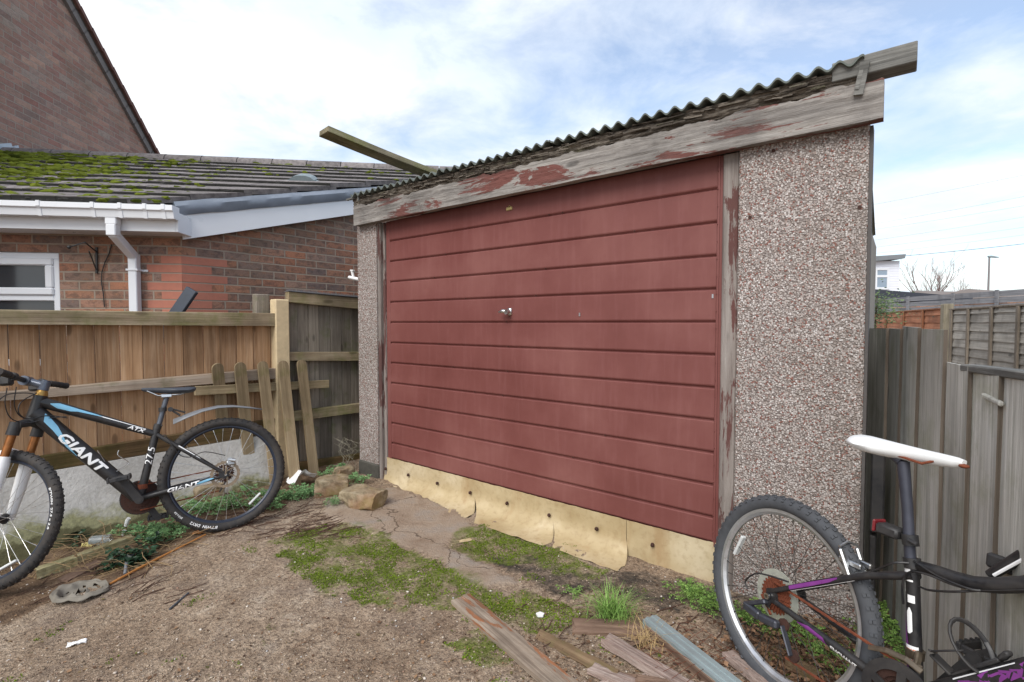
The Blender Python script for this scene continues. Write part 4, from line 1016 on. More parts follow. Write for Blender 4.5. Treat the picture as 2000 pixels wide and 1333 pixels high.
# bare trees
def bare_tree(label, px, py_top, d, spread, seed, n0=7):
    M = facing(px, d); t = thing('bare_tree', label, 'tree', M); r = random.Random(seed); H = loc(M, px, py_top, d).z
    tr, tw = MB(), MB()
    tr.tube([(0, 0, -.2), (.1, 0, H * .25), (0, .1, H * .42)], [.22, .17, .13], 8)
    def grow(p, dr, L, rad, dep):
        mb = tr if dep < 2 else tw; pts = [p]; q = p; dd = dr.copy()
        for _ in range(3): dd = (dd + V((r.uniform(-.22, .22), r.uniform(-.22, .22), r.uniform(-.02, .22)))).normalized(); q = q + dd * L / 3; pts.append(q)
        mb.tube(pts, [rad, rad * .85, rad * .7, rad * .5], 5 if dep < 2 else 3, False)
        if dep < 5:
            for k in range(2 if dep else 3):
                s = pts[r.choice((1, 2, 3, 3))]; nd = (dd + V((r.uniform(-.75, .75), r.uniform(-.7, .7), r.uniform(-.1, .5)))).normalized(); grow(s, nd, L * r.uniform(.55, .8), rad * .6, dep + 1)
    for i in range(n0):
        a = r.uniform(0, 6.28); dr = V((math.cos(a) * spread, math.sin(a) * spread, 1)).normalized(); grow(V((0, 0, H * r.uniform(.2, .42))), dr, H * .32, .08, 0)
    bark = plain('grey_brown_bark', S(132, 116, 112), .9, var=.2)
    tr.build('trunk', bark, t); tw.build('crown', bark, t)
bare_tree('bare winter tree with a fan of thin branches right of the white house', 1810, 516, 60, .75, 11, 9)
bare_tree('small bare tree top showing above the brown bungalow roof', 1890, 552, 75, .6, 4, 6)
# overhead lines
M_WIRE = plain('grey_wire', S(120, 130, 142), .6, var=.05)
for i, (ya, yb, lab, rad) in enumerate([(338, 398, None, .012), (380, 436, None, .012), (398, 447, None, .012), (420, 468, None, .012), (440, 482, None, .012), (455, 494, None, .012), (472, 501, 'lowest and darkest overhead line, ending at the white house', .02)]):
    p, q = at_depth(2300, ya - (yb - ya) * 1.02, 52), at_depth(1650 if i < 6 else 1757, yb + ((yb - ya) * .2 if i < 6 else 0), 70 if i < 6 else 32)
    if i == 6: p = at_depth(2300, ya - 36, 30)
    pts = []
    for k in range(25): f = k / 24; v = p.lerp(q, f); v.z -= 4 * (.25 if i < 6 else .15) * f * (1 - f); pts.append(v)
    mb = MB(); mb.tube(pts, rad, 5); o = recentre(mb.build('power_line', M_WIRE)); tag(o, lab or 'thin grey overhead power line crossing the sky right of the garage', 'cable', None if lab else 'overhead power lines')
# ---------------------------------------------------------------- bicycles
def text2d(body, size, shear=0.0, bold=0.0, sx=1.0):
    c = bpy.data.curves.new('t', 'FONT'); c.body = body; c.size = size; c.shear = shear; c.resolution_u = 2
    o = bpy.data.objects.new('t', c); me = bpy.data.meshes.new_from_object(o)
    ys = [v.co.y for v in me.vertices]; bm = bmesh.new(); bm.from_mesh(me)
    for k in range(1, 9): bmesh.ops.bisect_plane(bm, geom=bm.verts[:] + bm.edges[:] + bm.faces[:], plane_co=(0, min(ys) + (max(ys) - min(ys)) * k / 9, 0), plane_no=(0, 1, 0))
    bm.to_mesh(me); bm.free()
    vs = [(v.co.x * sx, v.co.y) for v in me.vertices]; fs = [tuple(p.vertices) for p in me.polygons]; n0 = len(vs); f0 = list(fs)
    if bold:
        base = list(vs)
        for k, (dx, dy) in enumerate(((1, 0), (-1, 0), (0, 1), (0, -1), (.7, .7), (-.7, -.7))): fs += [tuple(i + n0 * (k + 1) for i in f) for f in f0]; vs += [(x + dx * bold, y + dy * bold) for x, y in base]
    bpy.data.objects.remove(o); bpy.data.curves.remove(c); bpy.data.meshes.remove(me)
    return vs, fs
def on_tube(mb, vs, fs, p0, p1, r, side, s0, t0=0.0, lift=.0012):
    p0 = V(p0); a = (V(p1) - p0).normalized(); N = V((0, side, 0)); U = N.cross(a)
    out = []
    for i_, (x, y) in enumerate(vs):
        th = (y + t0) / r; out.append(p0 + a * (s0 + x) + (U * math.sin(th) + N * math.cos(th)) * (r + lift + .00003 * (i_ * 7 // max(1, len(vs)))))
    mb.add(out, fs); return mb
def patch(mb, rows, p0, p1, r, side, lift=.0008, n=8):
    """rows: (s, t_low, t_high) along the tube"""
    vs = []; fs = []; out = []
    fine = []
    for (s, a, b), (s2, a2, b2) in zip(rows[:-1], rows[1:]):
        for k in range(4): f = k / 4; fine.append((s + (s2 - s) * f, a + (a2 - a) * f, b + (b2 - b) * f))
    fine.append(rows[-1])
    for s, a, b in fine:
        for j in range(n + 1): vs.append((s, a + (b - a) * j / n))
    for i in range(len(fine) - 1):
        for j in range(n): k = i * (n + 1) + j; fs.append((k, k + 1, k + n + 2, k + n + 1))
    return on_tube(mb, vs, fs, p0, p1, r, side, 0, 0, lift)
XA, YA, ZA_ = V((1, 0, 0)), V((0, 1, 0)), V((0, 0, 1))
def make_wheel(parent, M, r, tr, rim_mat, spoke_mat, n_sp, side, tyre_mat, tread, refl_ang, marks=None, seed=0, rim_d=.018, rim_w=.012):
    rr_ = r - 2 * tr + .006
    mb = MB(); mb.ring((0, 0, 0), XA, ZA_, YA, [(rr_, -rim_w), (rr_, rim_w), (rr_ - rim_d * .55, rim_w * .95), (rr_ - rim_d, rim_w * .35), (rr_ - rim_d, -rim_w * .35), (rr_ - rim_d * .55, -rim_w * .95)], 96)
    wh = mb.build('wheel', rim_mat, parent, 30, M)
    mb = MB(); pr = [((r - tr) + tr * math.cos(q * 2 * math.pi / 14), tr * .98 * math.sin(q * 2 * math.pi / 14)) for q in range(14)]
    mb.ring((0, 0, 0), XA, ZA_, YA, pr, 110)
    rk = random.Random(seed); nb = 118
    for k in range(nb):
        for row in ((-.62, .62) if k % 2 else (-.22, .22)) + ((-.98, .98) if k % 2 else ()):
            th = 2 * math.pi * (k + (.25 if row > 0 else 0)) / nb; ph = row
            d = XA * math.cos(th) + ZA_ * math.sin(th); tn = -XA * math.sin(th) + ZA_ * math.cos(th)
            nrm = d * math.cos(ph) + YA * math.sin(ph); c = d * (r - tr) + nrm * tr; b_ = nrm.cross(tn)
            mb.box((-tread * .9, -tread * .8, -.002), (tread * .9, tread * .8, .0032), frameM(c, tn, b_, nrm))
    mb.build('tyre', tyre_mat, wh, 40)
    mb = MB(); mb.tube([(0, -.055, 0), (0, .055, 0)], .009, 10); mb.disc((0, .033, 0), XA, ZA_, YA, .027, .005, 20); mb.disc((0, -.033, 0), XA, ZA_, YA, .027, .005, 20); mb.tube([(0, -.033, 0), (0, 0, 0), (0, .033, 0)], [.02, .016, .02], 14)
    mb.build('hub', M_BLACK, wh, 40)
    for i in range(n_sp):
        a = 2 * math.pi * i / n_sp; sd_ = 1 if i % 2 else -1; off = (.95 if (i // 2) % 2 else -.95)
        h = V((math.cos(a + off) * .025, .033 * sd_, math.sin(a + off) * .025)); q = V((math.cos(a) * (rr_ - rim_d), .004 * sd_, math.sin(a) * (rr_ - rim_d)))
        m2 = MB(); m2.tube([h, q], .0011, 5, False); m2.tube([q.lerp(h, .055), q], .0021, 5); m2.build('spoke', spoke_mat, wh)
    if refl_ang is not None:
        c = V((math.cos(refl_ang), 0, math.sin(refl_ang))); tn = V((-c.z, 0, c.x)); m2 = MB(); m2.box((-.045, -.011, -.006), (.045, .011, .006), frameM(c * (rr_ - rim_d - .035), tn, YA, c), .003); m2.build('reflector', M_REFL, wh)
    if marks:
        mb = MB()
        for body, size, ang, rad, sx, upin in marks:
            vs, fs = text2d(body, size, .1, .0006, sx); out = []
            for x, y in vs:
                rd = rad - y if upin else rad + y; th = ang + side * x / rad
                ph = math.asin(max(-1, min(1, (rd - (r - tr)) / tr))); d = V((math.cos(th), 0, math.sin(th)))
                out.append(d * rd + YA * side * (tr * math.cos(ph) + .0012))
            mb.add(out, fs)
        mb.build('sidewall_lettering', M_WHITEPAINT, wh)
    return wh
def saddle(mb, tail, nose, wt, wn_, th, dip=.006):
    t = V(tail); n = V(nose); L = (n - t).length; a = (n - t).normalized(); u = YA.cross(a) * -1; u = u if u.z > 0 else -u
    secs = [(0, .55, .5), (.04, .86, .8), (.15, 1.0, 1), (.3, .86, 1), (.45, .52, .95), (.62, .36, .85), (.8, .30, .75), (.94, .27, .6), (1.0, .14, .35)]
    vs = []; m = 12
    for f, w, h in secs:
        hw = wt * w if f < .45 else (wn_ + (wt * w - wn_) * max(0, 1 - (f - .45) / .35) if f < .8 else wn_ * w / .30)
        c = t + a * (L * f) - u * (dip * math.sin(math.pi * f))
        for j in range(m):
            q = 2 * math.pi * j / m; y = math.cos(q) * hw; z = math.sin(q)
            z = z * th * (.35 if z > 0 else .75) * h - (abs(y) / wt) ** 2 * .012; vs.append(c + YA * y + u * z)
    fs = [(i * m + j, i * m + (j + 1) % m, (i + 1) * m + (j + 1) % m, (i + 1) * m + j) for i in range(len(secs) - 1) for j in range(m)] + [tuple(range(m)), tuple(range((len(secs) - 1) * m, len(secs) * m))]
    return mb.add(vs, fs)
def chainring(mb, c, r, y, teeth, th=.003, inner=None):
    n = teeth * 4; inner = inner or r * .62; vs = []
    for o in (-th / 2, th / 2):
        for i in range(n):
            a = 2 * math.pi * i / n; k = r + (.004 if i % 4 in (1, 2) else -.002)
            vs.append((c[0] + math.cos(a) * k, y + o, c[1] + math.sin(a) * k))
        for i in range(n):
            a = 2 * math.pi * i / n; vs.append((c[0] + math.cos(a) * inner, y + o, c[1] + math.sin(a) * inner))
    fs = []
    for i in range(n):
        j = (i + 1) % n; fs += [(i, j, n + j, n + i), (2 * n + i, 3 * n + i, 3 * n + j, 2 * n + j), (i, 2 * n + i, 2 * n + j, j), (n + i, n + j, 3 * n + j, 3 * n + i)]
    return mb.add(vs, fs)
def spider(mb, c, r, y, n=5, w=.016):
    for i in range(n):
        a = 2 * math.pi * i / n + .3; mb.bar((c[0], y, c[1]), (c[0] + math.cos(a) * r, y, c[1] + math.sin(a) * r), w, .006, (0, 1, 0))
    mb.disc((c[0], y, c[1]), XA, ZA_, YA, .026, .012, 20); return mb
def chainrun(mb, p, q, pitch=.0127):
    p = V(p); q = V(q); L = (q - p).length; n = int(L / pitch); d = (q - p) / n
    for i in range(n):
        a = p + d * i; mb.bar(a - d * .15, a + d * 1.15, .0035 if i % 2 else .007, .0075, (0, 0, 1), .001)
    return mb
class Bike:
    def __init__(s, name, label, c, hd, lean, r):
        f = V((math.cos(hd), math.sin(hd), 0)); lat = V((-math.sin(hd), math.cos(hd), 0)); Z = V((0, 0, 1))
        up = Z * math.cos(lean) + lat * math.sin(lean); w = lat * math.cos(lean) - Z * math.sin(lean)
        s.M = frameM(V(c) - up * r, f, w, up); s.I = s.M.inverted(); s.w = w; s.r = r
        s.root = thing(name, label, 'bicycle', s.M)
    def p(s, px, py, y=0.0):
        """where the photo's pixel meets the plane y = const of the bicycle"""
        q = s.I @ on_plane(px, py, s.M @ V((0, y, 0)), s.w); return V((q.x, y, q.z))
# ---- left bicycle: black and pale blue mountain bike, facing left
bk = Bike('mountain_bike', 'black and pale blue mountain bike with a rear mudguard leaning by the left fence', (-1.80, 3.08, .36), -2.55, -.17, .345)
r = .345; rt_ = bk.root; SD = 1
BBp = V((.427, 0, r - .071)); ST = V((.337, 0, r + .335)); HT = V((.849, 0, r + .556)); HB = V((.885, 0, r + .417)); AX = V((0, 0, r))
TTs, TTh, DTh = V((.345, 0, r + .285)), V((.850, 0, r + .522)), V((.866, 0, r + .462))
mb = MB()
mb.tube([BBp, BBp.lerp(ST, .5), ST], [.022, .0200, .0195], 16); mb.tube([HB, HT], .031, 18); mb.tube([TTh, TTh.lerp(TTs, .3), TTs], [.029, .0255, .0185], 16); 
DTd = (BBp - DTh); mb.tube([DTh - DTd * .01, DTh + DTd * .25, BBp - DTd * .02], [.041, .040, .036], 22)
mb.tube([BBp + V((0, -.036, 0)), BBp + V((0, .036, 0))], .023, 18)
for y in (-1, 1):
    e = V((.012, .062 * y, r + .012)); mb.tube([TTs + V((-.005, .012 * y, -.002)), V((.24, .040 * y, r + .20)), V((.12, .056 * y, r + .10)), e], [.012, .0125, .011, .008], 10)
    mb.tube([BBp + V((-.0, .022 * y, 0)), V((.36, .040 * y, r - .058)), V((.22, .055 * y, r - .036)), V((.03, .062 * y, r - .012))], [.013, .015, .0125, .008], 10)
    mb.prism([(.035, -.022), (.035, .022), (-.005, .020), (-.014, .0), (-.004, -.016)], (0, .062 * y, r), XA, ZA_, YA, -.004, .004)
frame = mb.build('frame', M_BLACK, rt_, 40)
# graphics
mb = MB(); vs, fs = text2d('GIANT', .066, .18, .0030, 1.42); on_tube(mb, vs, fs, DTh, BBp, .0404, SD, .155, -.024)
vs, fs = text2d('GIANT', .031, .18, .0014, 1.7); cs0, cs1 = V((.30, .047, r - .048)), V((.05, .060, r - .014)); on_tube(mb, vs, fs, cs0, cs1, .0142, SD, .0, -.010)
vs, fs = text2d('ATX', .027, .2, .001, 1.5); on_tube(mb, vs, fs, TTh, TTs, .0205, SD, .415, -.009)
vs, fs = text2d('27.5', .052, .1, .0005, 1.15); on_tube(mb, vs, fs, BBp, BBp.lerp(ST, .96), .0206, SD, .19, -.016)
L_ = (TTs - TTh).length
patch(mb, [(.22, .010, .016), (.36, .012, .016), (.50, .0125, .0152)], TTh, TTs, .0236, SD)
sA, sB = V((.24, .040, r + .20)), V((.12, .056, r + .10)); patch(mb, [(.0, .004, .011), (.07, .005, .011), (.14, .006, .008)], sA, sB, .0122, SD)
mb.build('lettering', M_WHITEPAINT, frame)
mb = MB(); patch(mb, [(.03, .026, .030), (.06, -.004, .029), (.12, -.008, .020), (.17, -.016, .004), (.23, -.030, -.018), (.30, -.033, -.030)], DTh, BBp, .0408, SD)
patch(mb, [(.045, .003, .006), (.08, -.008, .021), (.14, -.005, .020), (.17, .004, .019), (.25, .010, .018), (.28, .014, .016)], TTh, TTs, .0276, SD)
patch(mb, [(.10, -.002, .004), (.14, -.008, .008), (.165, -.004, .006)], sA, V((.012, .062, r + .012)), .0112, SD)
patch(mb, [(.14, -.006, -.004), (.17, -.010, .004), (.21, -.004, .009), (.24, .002, .006)], cs0, cs1, .0138, SD)
mb.build('blue_graphics', M_BLUE, frame)
# seat post, clamp, saddle
sp1 = V((.289, 0, r + .505)); mb = MB(); mb.tube([ST - V((0, 0, .02)), sp1], .0142, 14); mb.build('seat_post', plain('grey_post', S(88, 92, 100), .35, .4, var=.15), rt_, 40)
mb = MB(); mb.tube([ST + V((.004, 0, -.018)), ST + V((-.004, 0, .010))], .021, 16); mb.tube([ST + V((-.02, -.02, 0)), ST + V((-.02, .03, 0))], .005, 8); mb.build('seat_clamp', M_BLKPLASTIC, rt_, 40)
mb = MB(); saddle(mb, (.140, 0, r + .545), (.412, 0, r + .560), .068, .019, .036); sa = mb.build('saddle', plain('grey_black_saddle', S(58, 62, 70), .5, var=.15), rt_, 60)
mb = MB()
for y in (-.022, .022): mb.tube([(.17, y, r + .535), (.22, y, r + .512), (.33, y, r + .512), (.385, y * .6, r + .545)], .0035, 6)
mb.box((.262, -.026, r + .498), (.318, .026, r + .520), bev=.004); mb.build('saddle_rails', M_STEEL, sa)
# clip-on mudguard
mg = [bk.p(*q) for q in ((338, 823), (365, 812), (395, 802), (425, 796), (455, 795), (485, 798), (512, 802))]; mb = MB(); vs = []
for i, c in enumerate(mg):
    w = (.030, .043, .046, .045, .040, .034, .020)[i]; cv = (.030, .026, .020, .016, .012, .009, .006)[i]
    for j in range(9): q = -1 + j / 4; vs.append((c.x, q * w, c.z + .012 - cv * q * q))
k = 9; o = len(vs); vs += [(x, y, z - .003) for x, y, z in vs]; n = len(mg)
mb.add(vs, [(i * k + j, i * k + j + 1, (i + 1) * k + j + 1, (i + 1) * k + j) for i in range(n - 1) for j in range(k - 1)] + [(o + i * k + j, o + (i + 1) * k + j, o + (i + 1) * k + j + 1, o + i * k + j + 1) for i in range(n - 1) for j in range(k - 1)] + [(i * k + e, (i + 1) * k + e, o + (i + 1) * k + e, o + i * k + e) for i in range(n - 1) for e in (0, 8)] + [(i * k + j, i * k + j + 1, o + i * k + j + 1, o + i * k + j) for i in (0, n - 1) for j in range(k - 1)])
mgd = mb.build('mudguard', M_GREYPLASTIC, rt_, 180)
mb = MB(); a = bk.p(333, 800); mb.disc(a + V((0, .012, 0)), XA, ZA_, YA, .014, .02, 16); mb.tube([ST.lerp(sp1, .55) + V((.0, 0, -.012)), ST.lerp(sp1, .55) + V((0, 0, .012))], .021, 14)
for y in (-.012, .012): mb.tube([a + V((0, y, 0)), bk.p(352, 812, y)], .006, 8); mb.tube([a + V((0, y, .005)), bk.p(362, 806, y)], .005, 8)
mb.build('mudguard_bracket', M_BLKPLASTIC, mgd, 40)
# cranks, chainrings, pedals, chain
pd = V((.508, .085, r + .067)); cp = (BBp.x, BBp.z)
mb = MB(); n = 6
def crank(mb, a, b, w0, w1, t):
    a = V(a); b = V(b); d = (b - a).normalized(); s_ = YA.cross(d)
    mb.prism([((-w0) * math.cos(q) * 1, w0 * math.sin(q)) for q in [(-math.pi / 2) + math.pi * i / 8 for i in range(9)]] + [((b - a).length + w1 * math.cos(q), w1 * math.sin(q)) for q in [math.pi / 2 - math.pi * i / 8 for i in range(9)]], a, d, s_, YA, -t, t)
crank(mb, BBp + V((0, .066, 0)), pd + V((0, -.012, 0)), .021, .016, .009); mb.tube([BBp + V((0, .03, 0)), BBp + V((0, .078, 0))], .012, 12); mb.build('crank_arm', M_BLKPLASTIC, rt_, 40)
mb = MB(); pd2 = BBp * 2 - pd; pd2.y = -.085; crank(mb, BBp + V((0, -.07, 0)), pd2, .021, .016, .009); mb.build('crank_arm', M_BLKPLASTIC, rt_, 40)
def pedal(c, sgn, parent, mat=M_BLKPLASTIC, tilt=0.0):
    m2 = MB(); M = Matrix.Translation(c) @ Matrix.Rotation(tilt, 4, 'Y'); y0, y1 = (.004, .098) if sgn > 0 else (-.098, -.004)
    m2.box((-.052, y0, -.013), (-.040, y1, .013), M, .003); m2.box((.040, y0, -.013), (.052, y1, .013), M, .003); m2.box((-.04, y0, -.011), (.04, y0 + .012, .011), M, .003); m2.box((-.04, y1 - .012, -.011), (.04, y1, .011), M, .003); m2.box((-.016, y0, -.010), (.016, y1, .010), M, .004)
    for q in (-.046, .046):
        for k_ in range(4): m2.box((q - .004, y0 + .012 + k_ * .022, .012), (q + .004, y0 + .020 + k_ * .022, .017), M)
    return m2.build('pedal', mat, parent)
pedal(pd, 1, rt_, tilt=.1); pedal(pd2, -1, rt_)
mb = MB(); chainring(mb, cp, .092, -.052, 42, inner=.058); chainring(mb, cp, .070, -.044, 32, inner=.045); chainring(mb, cp, .050, -.037, 22, inner=.03); spider(mb, cp, .075, -.048); cr_ = mb.build('chainrings', M_DARKRUST, rt_)
mb = MB(); mb.ring((BBp.x, -.060, BBp.z), XA, ZA_, YA, [(.098, -.002), (.098, .002), (.082, .002), (.082, -.002)], 48); mb.build('chain_guard', M_BLKPLASTIC, cr_)
mb = MB(); chainrun(mb, (.0, -.044, r + .032), (BBp.x - .01, -.044, BBp.z + .070)); chainrun(mb, (.03, -.044, r - .105), (BBp.x, -.044, BBp.z - .072)); mb.build('chain', M_RUST, rt_)
mb = MB()
for i, q in enumerate((.052, .047, .042, .036, .031, .026, .021)): chainring(mb, (0, r), q, -.026 - .004 * i, 14 + (6 - i) * 2, .002, .014)
mb.build('cassette', M_DARKRUST, rt_)
mb = MB(); mb.bar((.0, -.058, r - .02), (-.01, -.058, r - .05), .018, .03, (0, 1, 0), .004); mb.bar((-.01, -.05, r - .05), (.03, -.05, r - .115), .008, .03, (0, 1, 0), .003); mb.build('rear_derailleur', M_BLKPLASTIC, rt_)
mb = MB(); mb.tube([BBp.lerp(ST, .16) + V((0, -.0, -.012)), BBp.lerp(ST, .16) + V((0, 0, .014))], .024, 14); mb.box((BBp.x - .05, -.056, BBp.z + .08), (BBp.x + .01, -.045, BBp.z + .096), bev=.004); mb.tube([(BBp.x - .02, -.03, BBp.z + .09), (BBp.x - .02, .02, BBp.z + .07)], .008, 8); mb.build('front_derailleur', M_RUST, rt_)
# disc brake, wheels
fM = Matrix.Translation(AX)
wb_ = make_wheel(rt_, fM, r, .0265, M_BLUEBLK, M_SPOKE, 32, SD, M_RUBBER, .0042, -2.29, [("B'TWIN  DRY2", .022, -1.42, r - .036, 1.05, False), ('27.5 x 2.0', .013, -.78, r - .032, 1.1, False)], 1)
def rotor(mb, c, R0, y):
    n = 60; vs = []
    for o in (-.001, .001):
        for i in range(n):
            a = 2 * math.pi * i / n; k = R0 * (1 if i % 3 else .95); vs.append((c[0] + math.cos(a) * k, y + o, c[1] + math.sin(a) * k))
        for i in range(n):
            a = 2 * math.pi * i / n; k = R0 * .78; vs.append((c[0] + math.cos(a) * k, y + o, c[1] + math.sin(a) * k))
    for i in range(n):
        j = (i + 1) % n; pass
    mb.add(vs, [f for i in range(n) for j in ((i + 1) % n,) for f in ((i, j, n + j, n + i), (2 * n + i, 3 * n + i, 3 * n + j, 2 * n + j), (i, 2 * n + i, 2 * n + j, j), (n + i, n + j, 3 * n + j, 3 * n + i))])
    for i in range(6):
        a = i * math.pi / 3; mb.bar((c[0] + math.cos(a) * .02, y, c[1] + math.sin(a) * .02), (c[0] + math.cos(a + .4) * R0 * .82, y, c[1] + math.sin(a + .4) * R0 * .82), .006, .002, (0, 1, 0))
    return mb
mb = MB(); rotor(mb, (0, 0), .082, .046); mb.build('disc_rotor', plain('rusty_steel_disc', S(150, 132, 112), .45, .7, var=.3), wb_)
mb = MB(); c = bk.p(452, 903, .06); mb.box((c.x - .022, .038, c.z - .018), (c.x + .028, .072, c.z + .016), bev=.007); mb.tube([(c.x + .02, .07, c.z + .02), (c.x - .02, .075, c.z + .008)], [.011, .013], 10); mb.disc((c.x + .01, .078, c.z + .018), XA, ZA_, YA, .014, .006, 12); mb.build('brake_caliper', M_ALU, rt_, 40)
mb = MB(); mb.tube([(0, -.075, r), (0, .078, r)], .007, 10); mb.tube([(0, .074, r), (.0, .080, r + .01), (-.004, .084, r + .052)], [.009, .007, .006], 8, flat=.7); mb.build('quick_release', M_STEEL, rt_, 40)
# fork, front wheel, handlebar: turned about the steering axis
sax = (HT - HB).normalized(); SMx = Matrix.Translation(HB) @ Matrix.Rotation(-.66, 4, sax) @ Matrix.Translation(-HB); SMb = Matrix.Translation(HB) @ Matrix.Rotation(-.26, 4, sax) @ Matrix.Translation(-HB)
FA = V((1.010, 0, r - .064)); fw = V((sax.z, 0, -sax.x))
CR = HB - sax * .02 + fw * .0
legd = (FA - (CR + fw * .02)).normalized()
mb = MB()
for y in (-.062, .062):
    t0_ = CR + fw * .016 + V((0, y, 0)); mb.tube([t0_ + sax * .012, t0_ - sax * .055], .027, 14)
mb.tube([CR + V((0, -.066, 0)), CR + sax * .012 + V((0, -.03, 0)), CR + sax * .02, CR + sax * .012 + V((0, .03, 0)), CR + V((0, .066, 0))], [.020, .022, .024, .022, .020], 12); mb.build('fork_crown', M_BLKPLASTIC, rt_, 40, SMx)
mb = MB(); 
for y in (-.062, .062):
    t0_ = CR + fw * .016 + V((0, y, 0)); mb.tube([t0_ - sax * .05, t0_ - sax * .19], .0185, 14)
mb.build('stanchions', M_GOLD, rt_, 40, SMx)
for y in (-.062, .062):
    mb = MB(); t0_ = CR + fw * .016 + V((0, y, 0)) - sax * .165; e_ = FA + V((0, y, 0)); mb.tube([t0_, t0_.lerp(e_, .12), t0_.lerp(e_, .6), e_ + V((0, 0, .01)), e_ - V((0, 0, .012))], [.025, .030, .027, .020, .014], 14)
    mb.build('fork_leg', M_WHITEPAINT, rt_, 40, SMx)
mb = MB(); arch = [CR + fw * .05 + V((0, -.055, 0)) - sax * .19, CR + fw * .06 + V((0, -.04, 0)) - sax * .145, CR + fw * .062 - sax * .135, CR + fw * .06 + V((0, .04, 0)) - sax * .145, CR + fw * .05 + V((0, .055, 0)) - sax * .19]; mb.tube(arch, .012, 8); mb.build('fork_arch', M_WHITEPAINT, rt_, 40, SMx)
fwM = SMx @ Matrix.Translation(FA)
make_wheel(rt_, fwM, r, .0265, M_BLUEBLK, M_SPOKE, 32, SD, M_RUBBER, .0042, -1.95, [("B'TWIN  27.5 x 2.0", .017, 2.75, r - .036, 1.5, False)], 2)
mb = MB(); mb.tube([HT - sax * .005, HT + sax * .012, HT + sax * .03], [.028, .027, .020], 16); mb.build('headset', plain('brass_headset', S(168, 132, 72), .4, .7, var=.2), rt_, 40, SMx)
HS = HT + sax * .055; BC = HS + fw * .085 + sax * .012
mb = MB(); mb.tube([HS - sax * .026, HS + sax * .024], .023, 16); mb.tube([HS, BC], [.021, .019], 12); mb.tube([BC + V((0, -.028, 0)), BC + V((0, .028, 0))], .026, 14); mb.disc(HS + sax * .026, fw, YA, sax, .019, .006, 16); mb.build('stem', plain('grey_stem', S(92, 98, 110), .35, .4, var=.15), rt_, 40, SMb)
mb = MB(); mb.tube([BC + V((0, -.30, 0)) + sax * .014 - fw * .035, BC + V((0, -.10, 0)) + sax * .006, BC, BC + V((0, .10, 0)) + sax * .006, BC + V((0, .30, 0)) + sax * .014 - fw * .035], .0135, 12); hb = mb.build('handlebar', M_BLACK, rt_, 40, SMb)
for s_ in (-1, 1):
    mb = MB(); a = BC + V((0, .185 * s_, 0)) + sax * .011 - fw * .015; b = BC + V((0, .32 * s_, 0)) + sax * .015 - fw * .038; n = 15
    mb.tube([a.lerp(b, i / n) for i in range(n + 1)], [.0175 if i % 3 else .0150 for i in range(n)] + [.019], 12); mb.build('grip', M_RUBBER, hb, 40)
    mb = MB(); c = BC + V((0, .135 * s_, 0)) + sax * .008 - fw * .005; mb.tube([c + V((0, -.014, 0)), c + V((0, .014, 0))], .021, 12); mb.box(c + V((.0, -.022, -.045)), c + V((.055, .022, .0)), None, .008); mb.tube([c + fw * .05 - sax * .01, c + fw * .062 - sax * .026 + V((0, .05 * s_, 0)), c + fw * .055 - sax * .045 + V((0, .13 * s_, 0))], [.008, .007, .006], 8); mb.build('brake_lever', M_BLKPLASTIC, hb, 40)
mb = MB()
def cable(pts, rad=.0026):
    out = []; pts = [V(p) for p in pts]; n = len(pts)
    for i in range(n - 1):
        p0, p1, p2, p3 = pts[max(i - 1, 0)], pts[i], pts[i + 1], pts[min(i + 2, n - 1)]
        for k in range(6):
            t = k / 6; out.append(.5 * ((2 * p1) + (p2 - p0) * t + (2 * p0 - 5 * p1 + 4 * p2 - p3) * t * t + (3 * p1 - p0 - 3 * p2 + p3) * t ** 3))
    mb.tube(out + [pts[-1]], rad, 6)
cable([bk.p(14, 758, .13), bk.p(10, 790, .12), bk.p(22, 818, .08), bk.p(55, 826, .045), bk.p(90, 818, .035), bk.p(130, 814, .026)])
cable([bk.p(32, 756, .12), bk.p(28, 790, .11), bk.p(38, 812, .08), bk.p(60, 818, .05), bk.p(95, 812, .035), bk.p(132, 817, .024)])
cable([bk.p(-10, 790, .2), bk.p(12, 772, .14), bk.p(45, 768, .08), bk.p(68, 770, .03)]); cable([bk.p(72, 768, .03), bk.p(42, 785, .08), bk.p(36, 805, .09), bk.p(48, 818, .06)])
cable([bk.p(318, 852, .018), bk.p(330, 862, .05), bk.p(350, 888, .055), bk.p(372, 893, .06), bk.p(400, 883, .066), bk.p(440, 890, .07)]); cable([bk.p(312, 855, .02), bk.p(322, 850, .03), bk.p(330, 862, .03)])
mb.build('cables', M_BLACK, rt_, 60)
mb = MB(); cable([bk.p(232, 880, .03), bk.p(231, 890, .03), bk.p(251, 905, .03), bk.p(228, 921, .028)], .0028); cable([bk.p(190, 880, .02), bk.p(216, 918, .02), bk.p(228, 921, .02)], .0028); mb.build('bottle_cage', M_STEEL, rt_, 60)

# ---- right bicycle: black and purple with a white saddle, facing right
b2 = Bike('city_bike', 'black and purple bicycle with white saddle and rusty chain against the right fence', (.955, 1.715, .345), -1.25, .12, .335)
r = .335; rt_ = b2.root; SD = -1
BBp = V((.436, 0, r - .052)); ST = V((.390, 0, r + .293)); TS = V((.400, 0, r + .262)); HT = V((.86, 0, r + .52)); HB = V((.90, 0, r + .39)); AX = V((0, 0, r))
tt_ = [b2.p(1776, 1104), b2.p(1802, 1108), b2.p(1830, 1117), b2.p(1865, 1130), b2.p(1905, 1141), b2.p(1950, 1144), b2.p(2000, 1142), V((.72, 0, r + .415)), V((.868, 0, r + .50))]
mb = MB(); mb.tube([BBp, BBp.lerp(ST, .5), ST], [.018, .0165, .0165], 14); mb.tube([HB, HT], .024, 14); mb.tube(tt_, [.014, .015, .0165, .018, .0185, .0185, .0185, .019, .019], 14)
